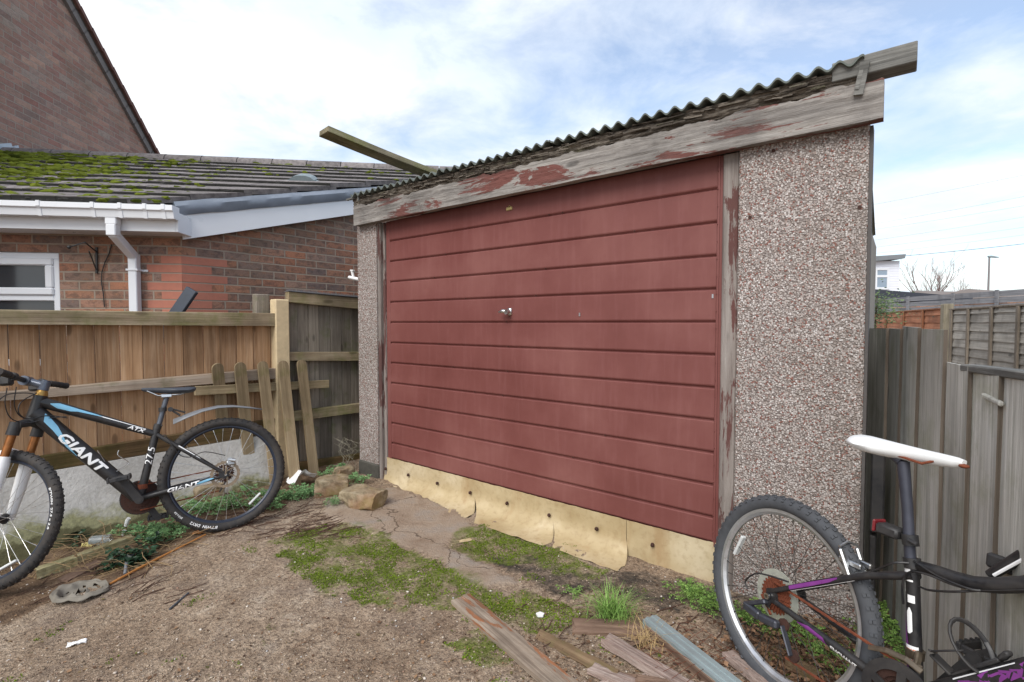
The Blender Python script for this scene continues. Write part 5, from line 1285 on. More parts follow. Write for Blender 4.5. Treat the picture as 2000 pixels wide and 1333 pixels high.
dtA = V((.895, 0, r + .41)); mb.tube([dtA, BBp], [.029, .026], 16); mb.tube([BBp + V((0, -.036, 0)), BBp + V((0, .036, 0))], .022, 16)
for y in (-1, 1):
    mb.tube([TS + V((0, .012 * y, .0)), V((.30, .036 * y, r + .215)), V((.16, .050 * y, r + .125)), V((.010, .064 * y, r + .022))], [.011, .0105, .0095, .008], 10)
    mb.tube([BBp + V((0, .02 * y, 0)), V((.36, .038 * y, r - .044)), V((.20, .056 * y, r - .022)), V((.028, .064 * y, r - .006))], [.013, .0135, .0125, .009], 10)
    mb.prism([(.040, -.016), (.030, .020), (.004, .030), (-.012, .022), (-.012, -.034), (.002, -.040), (.014, -.014)], (0, .064 * y, r), XA, ZA_, YA, -.0035, .0035)
frame = mb.build('frame', M_BLACK, rt_, 40)
mb = MB(); c0_, c1_ = V((.20, -.056, r - .022)), V((.36, -.038, r - .044)); vs, fs = text2d('ENCHANT', .0165, 0, .0008, 1.0); on_tube(mb, vs, fs, c0_, c1_, .0132, SD, .035, -.013)
s0_, s1_ = V((.06, -.059, r + .055)), V((.30, -.036, r + .215)); patch(mb, [(.02, -.010, -.008), (.15, -.010, -.008), (.25, -.009, -.0075)], s0_, s1_, .0104, SD)
patch(mb, [(.165, -.0, .005), (.172, -.006, .006), (.22, -.006, .006), (.232, -.002, .001)], BBp, ST, .0176, SD); patch(mb, [(.0, -.012, -.0105), (.10, -.012, -.0105)], c0_, c1_, .0138, SD)
patch(mb, [(.318, -.004, .010), (.332, -.005, .012), (.345, .002, .009)], BBp, ST, .017, SD); patch(mb, [(.30, -.010, .006), (.305, -.010, .006)], BBp, ST, .017, SD)
patch(mb, [(.270, .010, .0115), (.35, .011, .0125)], BBp, ST, .017, SD)
patch(mb, [(.14, .018, .022), (.3, .019, .022)], BBp, dtA, .0275, SD); patch(mb, [(.09, -.018, .018), (.135, -.018, .018)], BBp, ST, .0180, SD); patch(mb, [(.245, -.013, .003), (.265, -.013, .003)], BBp, ST, .0174, SD)
mb.build('lettering', M_WHITEPAINT, frame)
mb = MB(); vs, fs = text2d('BIKE', .0125, 0, .0006); on_tube(mb, vs, fs, BBp, ST, .0184, SD, .092, -.012, .0016)
M4 = MB(); 
def upright(mbx, body, size, s, t0, p0, p1, rad, lift):
    """lettering that reads across the tube"""
    vs, fs = text2d(body, size, 0, .0004); p0 = V(p0); a = (V(p1) - p0).normalized(); N = V((0, SD, 0)); U = N.cross(a); out = []
    for x, y in vs: th = -(x + t0) / rad; out.append(p0 + a * (s + y) + (U * math.sin(th) + N * math.cos(th)) * (rad + lift))
    mbx.add(out, fs)
mb = MB(); upright(mb, 'BIKE', .013, .118, -.014, BBp, ST, .0180, .0022); upright(mb, '0151 230', .0075, .098, -.015, BBp, ST, .0180, .0022); mb.build('sticker_lettering', plain('orange_ink', S(206, 116, 76), .5, var=.1), frame)
mb = MB(); patch(mb, [(.02, -.004, .008), (.09, -.004, .009), (.17, -.002, .008), (.2, .003, .008)], s0_, s1_, .0106, SD)
patch(mb, [(-.075, -.012, -.004), (-.04, -.012, .006), (.01, -.012, .004), (.025, -.012, -.009)], c0_, c1_, .0130, SD); patch(mb, [(.04, .006, .02), (.13, .004, .02), (.2, .012, .02), (.245, .018, .02)], BBp, ST, .0176, SD)
rp = random.Random(4)
for i in range(26):      # triangle pattern on the down tube
    s_ = .10 + i * .013; t0_ = (-.010 if i % 2 else .012) + rp.uniform(-.006, .004)
    vs = [(0, t0_), (.030, t0_ + rp.uniform(-.01, .01)), (.014, t0_ + (.02 if i % 2 else -.02))]; on_tube(mb, vs, [(0, 1, 2)], BBp, dtA, .0272, SD, s_, 0, .0012)
mb.build('purple_graphics', M_PURPLE, frame)
# saddle and post
sp0, sp1 = ST, V((.338, 0, r + .562)); mb = MB(); mb.tube([sp0 - V((0, 0, .03)), sp0.lerp(sp1, .55), sp1], [.0138, .0138, .016], 14); mb.tube([sp1, sp1 + V((-.03, 0, .022))], [.019, .022], 12); mb.build('seat_post', plain('scuffed_black_post', S(62, 64, 74), .45, .3, var=.45, scale=14), rt_, 40)
mb = MB(); mb.tube([ST + V((.004, 0, -.014)), ST + V((-.003, 0, .012))], .021, 14); mb.build('seat_clamp', M_BLKPLASTIC, rt_, 40)
tl_, ns_ = b2.p(1672, 856), b2.p(1884, 903); mb = MB(); saddle(mb, tl_ + V((.004, 0, .003)), ns_, .072, .021, .044, .004); sa = mb.build('saddle', plain('white_saddle', S(226, 228, 228), .4, var=.05, scale=4), rt_, 60)
mb = MB()
for y in (-.024, .024): mb.tube([tl_ + V((.06, y, -.03)), V((.30, y, r + .582)), V((.40, y, r + .572)), ns_ + V((-.05, y * .5, -.008))], .0038, 6)
mb.build('saddle_rails', M_RUST, sa); mb = MB(); mb.blob(ns_ + V((.002, -.004, -.010)), .012, (1, .9, .5), .2, 2, 2); mb.build('rusty_nose', M_RUST, sa, 180)
mb = MB(); c = b2.p(1748, 1038, -.0); mb.box(c + V((-.050, -.026, -.018)), c + V((-.042, .026, .018)), None, .005); rl = mb.build('rear_reflector', M_RED, rt_)
mb = MB(); mb.box(c + V((-.042, -.024, -.018)), c + V((.02, .024, .012)), None, .006); k_ = ST.lerp(sp1, .22); mb.tube([k_ + V((.003, 0, -.014)), k_ + V((-.003, 0, .014))], .020, 14); mb.tube([k_ + V((.01, -.022, .004)), k_ + V((.032, -.022, .0))], .006, 8); mb.build('reflector_bracket', M_BLKPLASTIC, rl, 40)
# wheels
wb_ = make_wheel(rt_, Matrix.Translation(AX), r, .0255, M_RIM, M_DKSPOKE, 36, SD, plain('grey_tyre', S(70, 72, 76), .8, var=.25, scale=40), .0052, 2.78, None, 5, .022, .0135)
FA = V((1.045, 0, r)); make_wheel(rt_, Matrix.Translation(FA), r, .0255, M_RIM, M_DKSPOKE, 18, SD, M_RUBBER, .0052, None, None, 6, .022, .0135)
mb = MB(); mb.ring((0, 0, 0), XA, ZA_, YA, [(.086, -.030), (.086, -.027), (.03, -.027), (.03, -.030)], 40); m_ = Mat('clear_spoke_guard', .3); m_.b.inputs['Transmission Weight'].default_value = .7; m_.col((.75, .78, .7)); mb.build('spoke_guard', m_.m, wb_)
mb = MB()
for i, q in enumerate((.058, .052, .046, .040, .034, .029, .025)): chainring(mb, (0, r), q, -.033 - .0042 * i, 14 + (6 - i) * 2, .0025, .014)
mb.build('cassette', M_RUST, rt_)
mb = MB(); mb.tube([(0, -.078, r), (0, .078, r)], .006, 10); mb.disc((0, -.074, r), XA, ZA_, YA, .011, .008, 12); mb.build('axle', M_STEEL, rt_, 40)
cp = (BBp.x, BBp.z)
mb = MB(); chainring(mb, cp, .085, -.058, 42, inner=.055); chainring(mb, cp, .068, -.050, 34, inner=.045); chainring(mb, cp, .050, -.043, 24, inner=.03); spider(mb, cp, .075, -.056); cr_ = mb.build('chainrings', M_DARKRUST, rt_)
mb = MB(); mb.ring((BBp.x, -.068, BBp.z), XA, ZA_, YA, [(.098, -.003), (.098, .004), (.088, .005), (.072, .0), (.072, -.003)], 56); spider(mb, cp, .076, -.069, 5, .022); mb.build('chain_guard', M_BLKPLASTIC, cr_, 40)
mb = MB(); pd = BBp + V((-.075, -.1, -.15)); crank(mb, BBp + V((0, -.082, 0)), pd + V((0, .01, 0)), .019, .015, .008); mb.build('crank_arm', M_BLKPLASTIC, rt_, 40); pedal(pd, -1, rt_)
pd2 = BBp + V((.075, .085, .15)); mb = MB(); crank(mb, BBp + V((0, .07, 0)), pd2, .019, .015, .008); mb.build('crank_arm', M_BLKPLASTIC, rt_, 40); pedal(pd2, 1, rt_)
mb = MB(); chainrun(mb, (.006, -.052, r + .050), (BBp.x + .0, -.054, BBp.z + .088)); jy = -.054
j1 = b2.p(1556, 1252, jy); j0 = b2.p(1505, 1200, jy); j2 = b2.p(1535, 1285, jy); chainrun(mb, (-.045, -.048, r - .02), j0); chainrun(mb, j2, (BBp.x - .03, -.054, BBp.z - .084)); mb.build('chain', M_RUST, rt_)
mb = MB(); d0, d1, d2, d3 = b2.p(1497, 1175, -.075), b2.p(1455, 1180, -.085), b2.p(1485, 1205, -.085), b2.p(1520, 1222, -.08)
mb.bar(d0, d1, .016, .024, (0, 1, 0), .004); mb.bar(d1, d2, .03, .026, (0, 1, 0), .006); mb.bar(d2, d3, .026, .028, (0, 1, 0), .006)
j3 = b2.p(1545, 1282, -.066); mb.bar(b2.p(1528, 1222, -.066), j3, .006, .022, (0, 1, 0), .003); mb.bar(b2.p(1528, 1222, -.046), b2.p(1545, 1282, -.046), .004, .022, (0, 1, 0), .001)
mb.build('rear_derailleur', plain('grey_derailleur', S(74, 76, 84), .45, .5, var=.3), rt_); mb = MB()
for c in (d3, j3): mb.disc((c.x, -.056, c.z), XA, ZA_, YA, .020, .009, 14)
mb.build('jockey_wheel', M_DARKRUST, rt_)
mb = MB(); mb.tube([BBp + V((-.095, -.060, .085)), BBp + V((-.05, -.060, .104)), BBp + V((.0, -.060, .112)), BBp + V((.04, -.060, .104))], .008, 8, True, .35); mb.tube([BBp + V((-.09, -.046, .085)), BBp + V((-.05, -.046, .100)), BBp + V((.03, -.046, .104))], .008, 8, True, .35); mb.tube([BBp.lerp(ST, .33) + V((0, 0, -.012)), BBp.lerp(ST, .33) + V((0, 0, .01))], .022, 12); mb.bar(BBp + V((.02, -.05, .1)), BBp + V((.0, -.01, .125)), .012, .016, (0, 1, 0), .003); mb.build('front_derailleur', plain('worn_steel', S(120, 108, 92), .4, .7, var=.4), rt_)
mb = MB(); c = b2.p(1668, 1112, -.03)
for y in (-1, 1): mb.bar(V((c.x + .0, .034 * y, c.z - .04)), V((c.x - .045, .036 * y, c.z + .045)), .012, .016, (0, 1, 0), .004); mb.box((c.x - .055, .021 * y - .006, c.z + .002), (c.x + .015, .021 * y + .006, c.z + .018), None, .003)
mb.tube([(c.x - .045, -.04, c.z + .05), (c.x - .05, 0, c.z + .062), (c.x - .045, .04, c.z + .05)], .004, 8); mb.build('rim_brake', M_ALU, rt_)
mb = MB(); cable([b2.p(1460, 1152, -.09), b2.p(1456, 1135, -.09), b2.p(1475, 1121, -.085), b2.p(1500, 1124, -.08), b2.p(1540, 1137, -.07)], .003); cable([b2.p(1775, 1100, -.02), b2.p(1745, 1100, -.04), b2.p(1715, 1112, -.03), b2.p(1690, 1122, -.03)], .003)
cable([b2.p(1785, 1096, -.02), b2.p(1830, 1125, -.028), b2.p(1890, 1150, -.03), b2.p(1915, 1154, -.02)], .003); cable([b2.p(1764, 1180, -.02), b2.p(1763, 1140, -.03), b2.p(1776, 1118, -.03), b2.p(1810, 1122, -.03), b2.p(1860, 1142, -.03), b2.p(1905, 1153, -.02)], .003); cable([b2.p(1796, 1146, -.02), b2.p(1815, 1153, -.03), b2.p(1860, 1156, -.03), b2.p(1915, 1154, -.02)], .003); cable([b2.p(1915, 1154, -.018), b2.p(1960, 1154, -.018), b2.p(2000, 1153, -.018), V((.75, -.018, r + .40))], .0016)
mb.build('cables', M_BLACK, rt_, 60)
# bottle cage on the down tube
a, b = b2.p(1862, 1318, 0), b2.p(1955, 1288, 0); mb = MB(); mb.bar(a, b, .022, .010, (0, 0, 1), .003)
e = b2.p(1972, 1274, 0); mb.bar(b, e, .024, .012, (0, 0, 1), .004)
lo = [b2.p(1820, 1272, -.03), b2.p(1895, 1268, -.036)]; mb.bar(lo[0], b2.p(1880, 1271, -.034), .004, .016, (0, 1, 0), .002); mb.bar(b2.p(1820, 1272, .03), b2.p(1880, 1271, .034), .004, .016, (0, 1, 0), .002); mb.bar(lo[0], b2.p(1820, 1272, .03), .016, .006, (0, 0, 1), .002); mb.bar(b2.p(1822, 1278, 0), a, .03, .007, (1, 0, 0), .002)
hoop = []
for k in range(21):
    q = math.pi * 2 * k / 20; c = b2.p(1897, 1262, 0); dx = V((.52, 0, -.60)); hoop.append(c + dx * (.062 * math.sin(q)) * 1.2 + V((0, .036 * math.cos(q), 0)) + V((.010, 0, .012)) * math.cos(q))
mb.tube(hoop, .0065, 8, flat=.6); mb.build('bottle_cage', M_BLKPLASTIC, rt_, 40)
# fork, stem and the bars turned along the frame
sax = (HT - HB).normalized(); mb = MB(); mb.tube([HB - sax * .01, HB - sax * .05], .024, 12)
for y in (-.06, .06): mb.tube([HB - sax * .05 + V((.01, y * .6, 0)), HB - sax * .12 + V((.02, y, 0)), FA + V((0, y, 0))], [.018, .018, .012], 12)
mb.build('fork', M_BLACK, rt_, 40); mb = MB(); mb.tube([HT, HT + sax * .07], .018, 12); hs = HT + sax * .07; mb.tube([hs, hs + V((.02, -.06, .01))], .017, 12); mb.build('stem', M_BLACK, rt_, 40)
g0 = b2.p(1934, 1124, .03); g1 = b2.p(2010, 1078, .03); dd = (g1 - g0).normalized(); mb = MB(); mb.tube([g0, g1, g1 + dd * .25], [.012, .0145, .0145], 12); hb = mb.build('handlebar', M_BLACK, rt_, 40)
mb = MB(); mb.tube([b2.p(1941, 1124, .014), b2.p(2012, 1085, .014)], .004, 6); mb.build('white_stripe', M_WHITEPAINT, hb); mb = MB(); p_ = b2.p(1957, 1102, .06); mb.box(p_ + V((-.03, -.01, -.018)), p_ + V((.04, .01, .018)), None, .005); mb.build('grip_pad', M_BLKPLASTIC, hb)
# ---------------------------------------------------------------- boards and scraps on the ground
def G(px, py, dz=0.0):
    g = gnd(px, py); g.z = gh(g.x, g.y) + dz; return g
def board(name, label, a, b, w, t, mat, cat='board', roll=0.0, seed=0, split=0.0, taper=0.0):
    a = V(a); b = V(b); x = (b - a).normalized(); L = (b - a).length; y = V((0, 0, 1)).cross(x).normalized(); z = x.cross(y)
    M = frameM(a, x, y, z) @ Matrix.Rotation(roll, 4, 'X'); mb = MB(); n = 26; vs = []
    for i in range(n + 1):
        f = i / n; e = split * .05
        w0 = -w / 2 * (1 - taper * f) + .004 * noise.noise(V((f * 6, seed, 1))); w1 = w / 2 * (1 - taper * f) + .004 * noise.noise(V((f * 6, seed, 5)))
        for j in range(5):
            yy = w0 + (w1 - w0) * j / 4; xx = L * f
            if i == 0: xx += split * abs(noise.noise(V((j * 1.7, seed, 0)))) * .08
            if i == n: xx -= split * abs(noise.noise(V((j * 1.9, seed, 3)))) * .12
            vs.append((xx, yy, t + .003 * noise.noise(V((f * 9, j * 2.2, seed)))))
        vs += [(vs[-1][0], w1, 0), (vs[-5][0], w0, 0)]
    k = 7; fs = [(i * k + q, i * k + (q + 1) % k, (i + 1) * k + (q + 1) % k, (i + 1) * k + q) for i in range(n) for q in range(k)] + [tuple(range(k)), tuple(range(n * k, n * k + k))]
    o = mb.add(vs, fs).build(name, mat, None, None, M); tag(o, label, cat); return o
rw2 = random.Random(77)
W1 = wood('weathered_scrap_board', S(92, 80, 70), S(146, 132, 118), S(178, 166, 152), 0, paint=.30, paintcol=S(150, 102, 72))
W2 = wood('brown_scrap_board', S(78, 62, 46), S(116, 96, 74), S(140, 120, 96), 0, green=.3)
W3 = wood('splintered_pale_timber', S(98, 80, 72), S(152, 132, 124), S(196, 182, 174), 0, fine=.7, rot=.5)
W4 = wood('brown_broken_board', S(86, 66, 56), S(124, 102, 88), S(150, 128, 112), 0)
a, b = G(899, 1173, .004), G(1098, 1352, .012); b = a + (b - a) * 1.15
board('weathered_board', 'long weathered board with patches of rusty brown paint lying below the grass tuft', a, b, .098, .020, W1, seed=1, split=.25)
a, b = G(1052, 1243, .002), G(1205, 1330, .012); board('narrow_board', 'narrow olive brown board beside the long weathered board', a, b, .045, .012, W2, roll=.5, seed=2)
a, b = G(1117, 1229, .006), G(1287, 1238, .010); board('broken_board', 'short dark brown broken board just below the grass tuft', a, b, .085, .012, W4, roll=.12, seed=3, split=.6)
a, b = G(1182, 1262, .008), G(1390, 1392, .02); board('split_timber', 'splintered pale timber between the broken board and the metal strip', a, b, .055, .03, W3, seed=4, split=1.0)
a, b = G(1152, 1312, .004), G(1290, 1370, .008); board('split_timber', 'small splintered reddish grey timber at the bottom edge below the narrow board', a, b, .05, .02, W3, seed=7, split=1.0)
a, b = G(1420, 1292, .01), G(1520, 1376, .02); board('pale_batten', 'short pale batten end between the metal strip and the white rimmed wheel', a, b, .05, .025, W3, seed=5, split=.5)
a, b = G(1540, 1312, .02), G(1600, 1348, .02); board('mossy_batten', 'short yellowish mossy wood end lying inside the white rimmed wheel', a, b, .05, .03, W2, seed=6, split=.8)
a, b = G(1240, 1345, .03), G(1400, 1370, .03); board('dark_offcut', 'dark red brown splinter lying under the metal strip', a, b, .03, .012, W4, seed=9, split=.9)
for i in range(14):
    px, py = rw2.uniform(1130, 1400), rw2.uniform(1265, 1345); a_ = rw2.uniform(-.9, .5); L_ = rw2.uniform(.05, .16); p_ = G(px, py, .006); q_ = p_ + V((math.cos(a_) * L_, math.sin(a_) * L_, rw2.uniform(-.002, .012)))
    tag(board('wood_splinter', 'small reddish brown wood splinter among the scrap boards by the metal strip', p_, q_, rw2.uniform(.008, .022), rw2.uniform(.004, .010), W4 if i % 2 else W3, 'splinter', rw2.uniform(-.5, .5), 20 + i, .9, .5), None, None, 'wood splinters among the scrap boards')
# zinc strip with a folded edge
a, b = G(1268, 1232, .055), G(1440, 1372, .055); x = (b - a).normalized(); y = V((0, 0, 1)).cross(x).normalized(); z = x.cross(y); L = (b - a).length
mb = MB(); w = .036; mb.prism([(-w, 0), (-w, -.012), (-w + .002, -.012), (-w + .002, -.002), (w - .002, -.002), (w - .002, -.05), (w, -.05), (w, 0), (w * .55, .0), (w * .5, .004), (w * .2, .004), (w * .15, 0), (-w * .3, 0), (-w * .35, .003), (-w * .6, .003), (-w * .65, 0)], (0, 0, 0), y * -1, z, x, 0, L)
o = recentre(mb.build('metal_strip', plain('galvanised_zinc', S(150, 164, 166), .42, .35, var=.14, scale=12))); o.location += a; tag(o, 'grey green galvanised metal strip with a ridged top lying towards the white rimmed wheel', 'metal strip')
a2 = a - V((0, 0, .05)) + y * -.026; board('rusty_batten', 'rust brown batten running beneath the edge of the metal strip', a2 + x * .02, a2 + x * L, .03, .038, W4, seed=11)
# sheet of rusty mesh
mb = MB(); o_ = G(1300, 1330, .04); ux = (G(1400, 1260, .02) - o_); uy = (G(1215, 1262, .02) - o_)
for i in range(7):
    f = i / 6; mb.tube([o_ + ux * f + uy * t * 1.0 + V((0, 0, .012 * math.sin(5 * t + i))) for t in (-.5, -.2, .1, .4, .7)], .0008, 4); mb.tube([o_ + uy * (f - .4) + ux * t + V((0, 0, .012 * math.sin(4 * t + i))) for t in (-.1, .2, .5, .8, 1.0)], .0008, 4)
o = recentre(mb.build('wire_mesh', M_RUST)); tag(o, 'bent rusty wire mesh tangled over the splintered timbers', 'mesh')
# left edge bits
M_EDGE = wood('mossy_edging', S(104, 98, 72), S(156, 148, 116), S(186, 180, 148), 0, green=.35, greencol=S(128, 128, 62), knots=False)
board('edging_piece', 'pale mossy edging piece nearest the front wheel of the mountain bike', G(70, 1108, .0), G(150, 1086, .0), .055, .05, M_EDGE, 'edging', seed=12, split=.4)
board('edging_piece', 'pale mossy edging piece running under the dry stalks', G(152, 1082, .0), G(262, 1052, .0), .05, .045, M_EDGE, 'edging', seed=13, split=.4)
board('brown_offcut', 'short flat brown board between the edging and the crumpled grey tray', G(122, 1122, .004), G(196, 1090, .006), .07, .012, W4, seed=14)
mb = MB(); mb.tube([G(214, 1136, .008), G(270, 1110, .010), G(330, 1082, .008), G(402, 1052, .01)], [.006, .007, .006, .004], 7); o = recentre(mb.build('orange_stick', plain('orange_bamboo', S(168, 112, 56), .6, var=.3))); tag(o, 'long orange brown stick lying along the edge of the concrete', 'stick')
mb = MB(); mb.tube([G(331, 1190, .006), G(368, 1162, .006)], .0045, 8); o = recentre(mb.build('dark_rod', plain('dark_plastic_rod', S(70, 74, 80), .5, var=.2))); tag(o, 'short dark grey rod lying on the bare concrete at lower left', 'rod')
def crumple(name, label, cat, c, sx, sy, hz, mat, seed, n=14, rot=0.0, sub=1):
    mb = MB(); vs = []; cr, sr = math.cos(rot), math.sin(rot)
    for j in range(n + 1):
        for i in range(n + 1):
            u = i / n * 2 - 1; v = j / n * 2 - 1; k = noise.noise(V((u * 1.7, v * 1.7, seed)))
            x = sx * u * (1 + .25 * k); y = sy * v * (1 - .2 * k); z = hz * (.5 + noise.fractal(V((u * 1.8, v * 1.8, seed + 4)), .7, 2, 4)) if sub else hz * (.9 - abs(u + .3 * v) * .8 + .5 * noise.noise(V((u * 1.4, v * 1.4, seed))))
            vs.append((c.x + x * cr - y * sr, c.y + x * sr + y * cr, c.z + max(.002, z)))
    k = n + 1; o = len(vs); vs += [(x, y, z - .0015) for x, y, z in vs]
    fs = [(j * k + i, j * k + i + 1, (j + 1) * k + i + 1, (j + 1) * k + i) for j in range(n) for i in range(n)]
    fs += [tuple(q + o for q in f[::-1]) for f in fs]
    for i in range(n): fs += [(i, i + 1, o + i + 1, o + i), (n * k + i, n * k + i + 1, o + n * k + i + 1, o + n * k + i), (i * k, (i + 1) * k, o + (i + 1) * k, o + i * k), (i * k + n, (i + 1) * k + n, o + (i + 1) * k + n, o + i * k + n)]
    o_ = recentre(mb.add(vs, fs).build(name, mat)); return tag(o_, label, cat)
crumple('paper_sheet', 'crumpled white paper standing by the picket feet', 'paper', G(588, 951, .045), .10, .07, .085, M_WHITEPAINT, 21.0, 14, .5, 0)
crumple('paper_scrap', 'torn white scrap lying alone on the bare concrete at lower left', 'paper', G(150, 1245, .003), .032, .012, .012, M_WHITEPAINT, 8.0, rot=.5)
crumple('vinyl_chip', 'small triangular cream vinyl chip on the moss below the door strip', 'scrap', G(908, 1056, .004), .04, .018, .006, M_LINO, 5.0, 6, rot=.5)
mb = MB(); c = G(1055, 1206, .008); mb.prism([(.020 * math.cos(q * 1.257 + .3), .017 * math.sin(q * 1.257 + .3)) for q in range(5)], c, XA, YA, ZA_, -.004, .004); o = recentre(mb.build('white_chip', M_WHITEPAINT)); tag(o, 'five sided white chip on the moss above the long weathered board', 'scrap')
# crumpled moulded tray
c = G(157, 1150, .0); mb = MB(); n = 40; m = 12; vs = []; MT = M_GT = plain('dirty_grey_tray', S(116, 110, 100), .7, var=.25, scale=18)
for i in range(n):
    a = 2 * math.pi * i / n
    for j in range(m + 1):
        f = j / m; rr_ = .125 * (1 - .78 * f) * (1 + .10 * noise.noise(V((math.cos(a) * 2, math.sin(a) * 2, f * 2)))); bump_ = .035 * math.sin(f * math.pi * 2.2) * (1 if j < m else 0) + .016 * math.cos(a * 5) * (f > .25) + .018 * noise.noise(V((math.cos(a) * 3, f * 5, math.sin(a) * 3)))
        vs.append((c.x + rr_ * math.cos(a) * 1.0, c.y + rr_ * math.sin(a) * .75, c.z + max(.003, .009 + .65 * bump_ + .010 * (f < .15))))
k = m + 1; holes = {(i, j) for i in range(n) for j in range(m) if (noise.noise(V((i * .22, j * .55, 3))) > .28 and 3 < j < 11)}
o_ = len(vs); vs += [(x, y, z - .002) for x, y, z in vs]
fs = [(i * k + j, ((i + 1) % n) * k + j, ((i + 1) % n) * k + j + 1, i * k + j + 1) for i in range(n) for j in range(m) if (i, j) not in holes]
o = recentre(mb.add(vs, fs + [tuple(q + o_ for q in f[::-1]) for f in fs]).build('crushed_tray', MT, None, 60)); tag(o, 'crushed grey moulded tray with holes in front of the mountain bike wheel', 'tray')
# litter between the plants
mb = MB(); c = G(196, 1052, .03); mb.tube([c - V((.05, .01, 0)), c + V((.05, .02, .0))], .03, 14); m_ = Mat('cloudy_jar', .2); m_.b.inputs['Transmission Weight'].default_value = .6; m_.col((.6, .66, .66)); o = recentre(mb.build('plastic_jar', m_.m, None, 40)); tag(o, 'small clear plastic jar among the dry stalks under the mountain bike', 'jar')
mb = MB(); c = G(246, 1036, .06); mb.tube([c, c + V((.012, 0, .035)), c + V((.02, .0, .05))], [.010, .013, .011], 8); c2 = G(240, 1045, .03); mb.tube([c2, c2 + V((.01, 0, .03))], [.007, .011], 8); o = recentre(mb.build('white_plug', M_WHITEPAINT, None, 40)); tag(o, 'little white plastic fitting on a dry stalk beneath the bicycle crank', 'scrap')
mb = MB(); mb.tube([G(244, 1118, .006), G(247, 1105, .03), G(252, 1096, .04), G(260, 1090, .03)], .008, 8); o = recentre(mb.build('bent_pipe', M_GREYPLASTIC, None, 60)); tag(o, 'bent piece of grey hose on the dark ivy leaves', 'hose')
crumple('yellow_wrapper', 'yellow and white wrapper lying behind the edging pieces', 'wrapper', G(172, 1056, .01), .03, .02, .02, plain('yellow_wrapper', S(206, 192, 120), .5, var=.15), 12.0, 6)
crumple('dry_leaf', 'curled orange dry leaf just below the rear tyre of the mountain bike', 'leaf', G(386, 1047, .004), .03, .018, .014, plain('orange_leaf', S(176, 118, 66), .7, var=.25), 15.0, 7)
# stones
def stone_mat():
    m = Mat('lichened_sandstone', .9, 0, .2); n = m.noise(14, 7, .65); f = m.noise(3, 4)
    c = m.ramp(n, [(.3, S(92, 82, 66)), (.5, S(146, 132, 108)), (.7, S(178, 166, 142))]); c = m.mix(m.ramp(f, [(.45, 0.0), (.6, .6)]), c, S(150, 104, 80)); c = m.mix(m.ramp(m.noise(6, 6), [(.5, 0.0), (.66, .6)]), c, S(112, 112, 60))
    m.col(c); m.bump(n, .9, .015); return m.m
M_ST = stone_mat()
def stone(label, px, py, s, sc, rot, seed, cut=.72):
    g = G(px, py); mb = MB(); mb.blob((g.x, g.y, g.z + sc[2] * s * .62), s, sc, .42, 1.3, 4, seed, rot, cut)
    vs = [V(v) for v in mb.v]; vs = [v + V((1, .6, .8)) * .006 * noise.fractal(v * 22, .8, 2, 4) for v in vs]; mb.v = [tuple(v) for v in vs]
    o = recentre(mb.build('rock', M_ST, None, 50)); return tag(o, label, 'rock')
stone('flat topped reddish sandstone block behind the slab shaped rock near the garage corner', 648, 968, .165, (1.0, .70, .54), .3, 1)
stone('slab shaped brown sandstone lying in front, nearest the red door strip', 711, 992, .185, (1.05, .74, .46), -.45, 2)
stone('small pale grey stone among leaves at the foot of the garage pillar', 672, 935, .10, (1, .8, .6), .9, 3)
stone('brown stone lying behind the spokes of the mountain bike rear wheel', 410, 982, .11, (1.2, .6, .8), .5, 4)
# twigs and roots, dry stalks
mb = MB(); rw = random.Random(12)
for _ in range(240):
    t = rw.random()
    if t < .6: px, py = rw.uniform(380, 660), rw.uniform(1000, 1062) - (0 if rw.random() < .5 else 10)
    elif t < .8: px, py = rw.uniform(0, 330), rw.uniform(1110, 1180)
    else: px, py = rw.uniform(1000, 1500), rw.uniform(1150, 1320)
    g = G(px, py, .003); a = rw.gauss(.75, .5); L = rw.uniform(.05, .22); d = V((math.cos(a), math.sin(a), 0)); s = V((-d.y, d.x, 0))
    pts = [g + d * L * f + s * rw.uniform(-.015, .015) for f in (0, .3, .6, 1)]
    for p in pts: p.z = gh(p.x, p.y) + rw.uniform(.002, .012)
    mb.tube(pts, rw.uniform(.0010, .0026), 4)
tag(mb.build('twigs', plain('dark_twigs', S(84, 60, 48), .9, var=.4)), 'thin dark twigs and roots strewn over the ground by the mountain bike', 'twigs', kind='stuff')
mb = MB()
for _ in range(190):
    px, py = rw.uniform(40, 350), rw.uniform(1020, 1110); g = G(px, py, .0); a = rw.uniform(0, 6.28); L = rw.uniform(.1, .32); up = rw.uniform(.05, .9)
    d = V((math.cos(a), math.sin(a) * .6, up)).normalized(); pts = [g + d * L * f + V((rw.uniform(-.02, .02), rw.uniform(-.02, .02), -.35 * L * f * f)) for f in (0, .3, .6, 1)]
    for p in pts: p.z = max(p.z, gh(p.x, p.y) + .003)
    mb.tube(pts, rw.uniform(.0008, .002), 4)
tag(mb.build('dry_stalks', plain('straw_stalks', S(150, 126, 92), .8, var=.3)), 'pale dry stalks tangled under the mountain bike frame', 'dry stalks', kind='stuff')

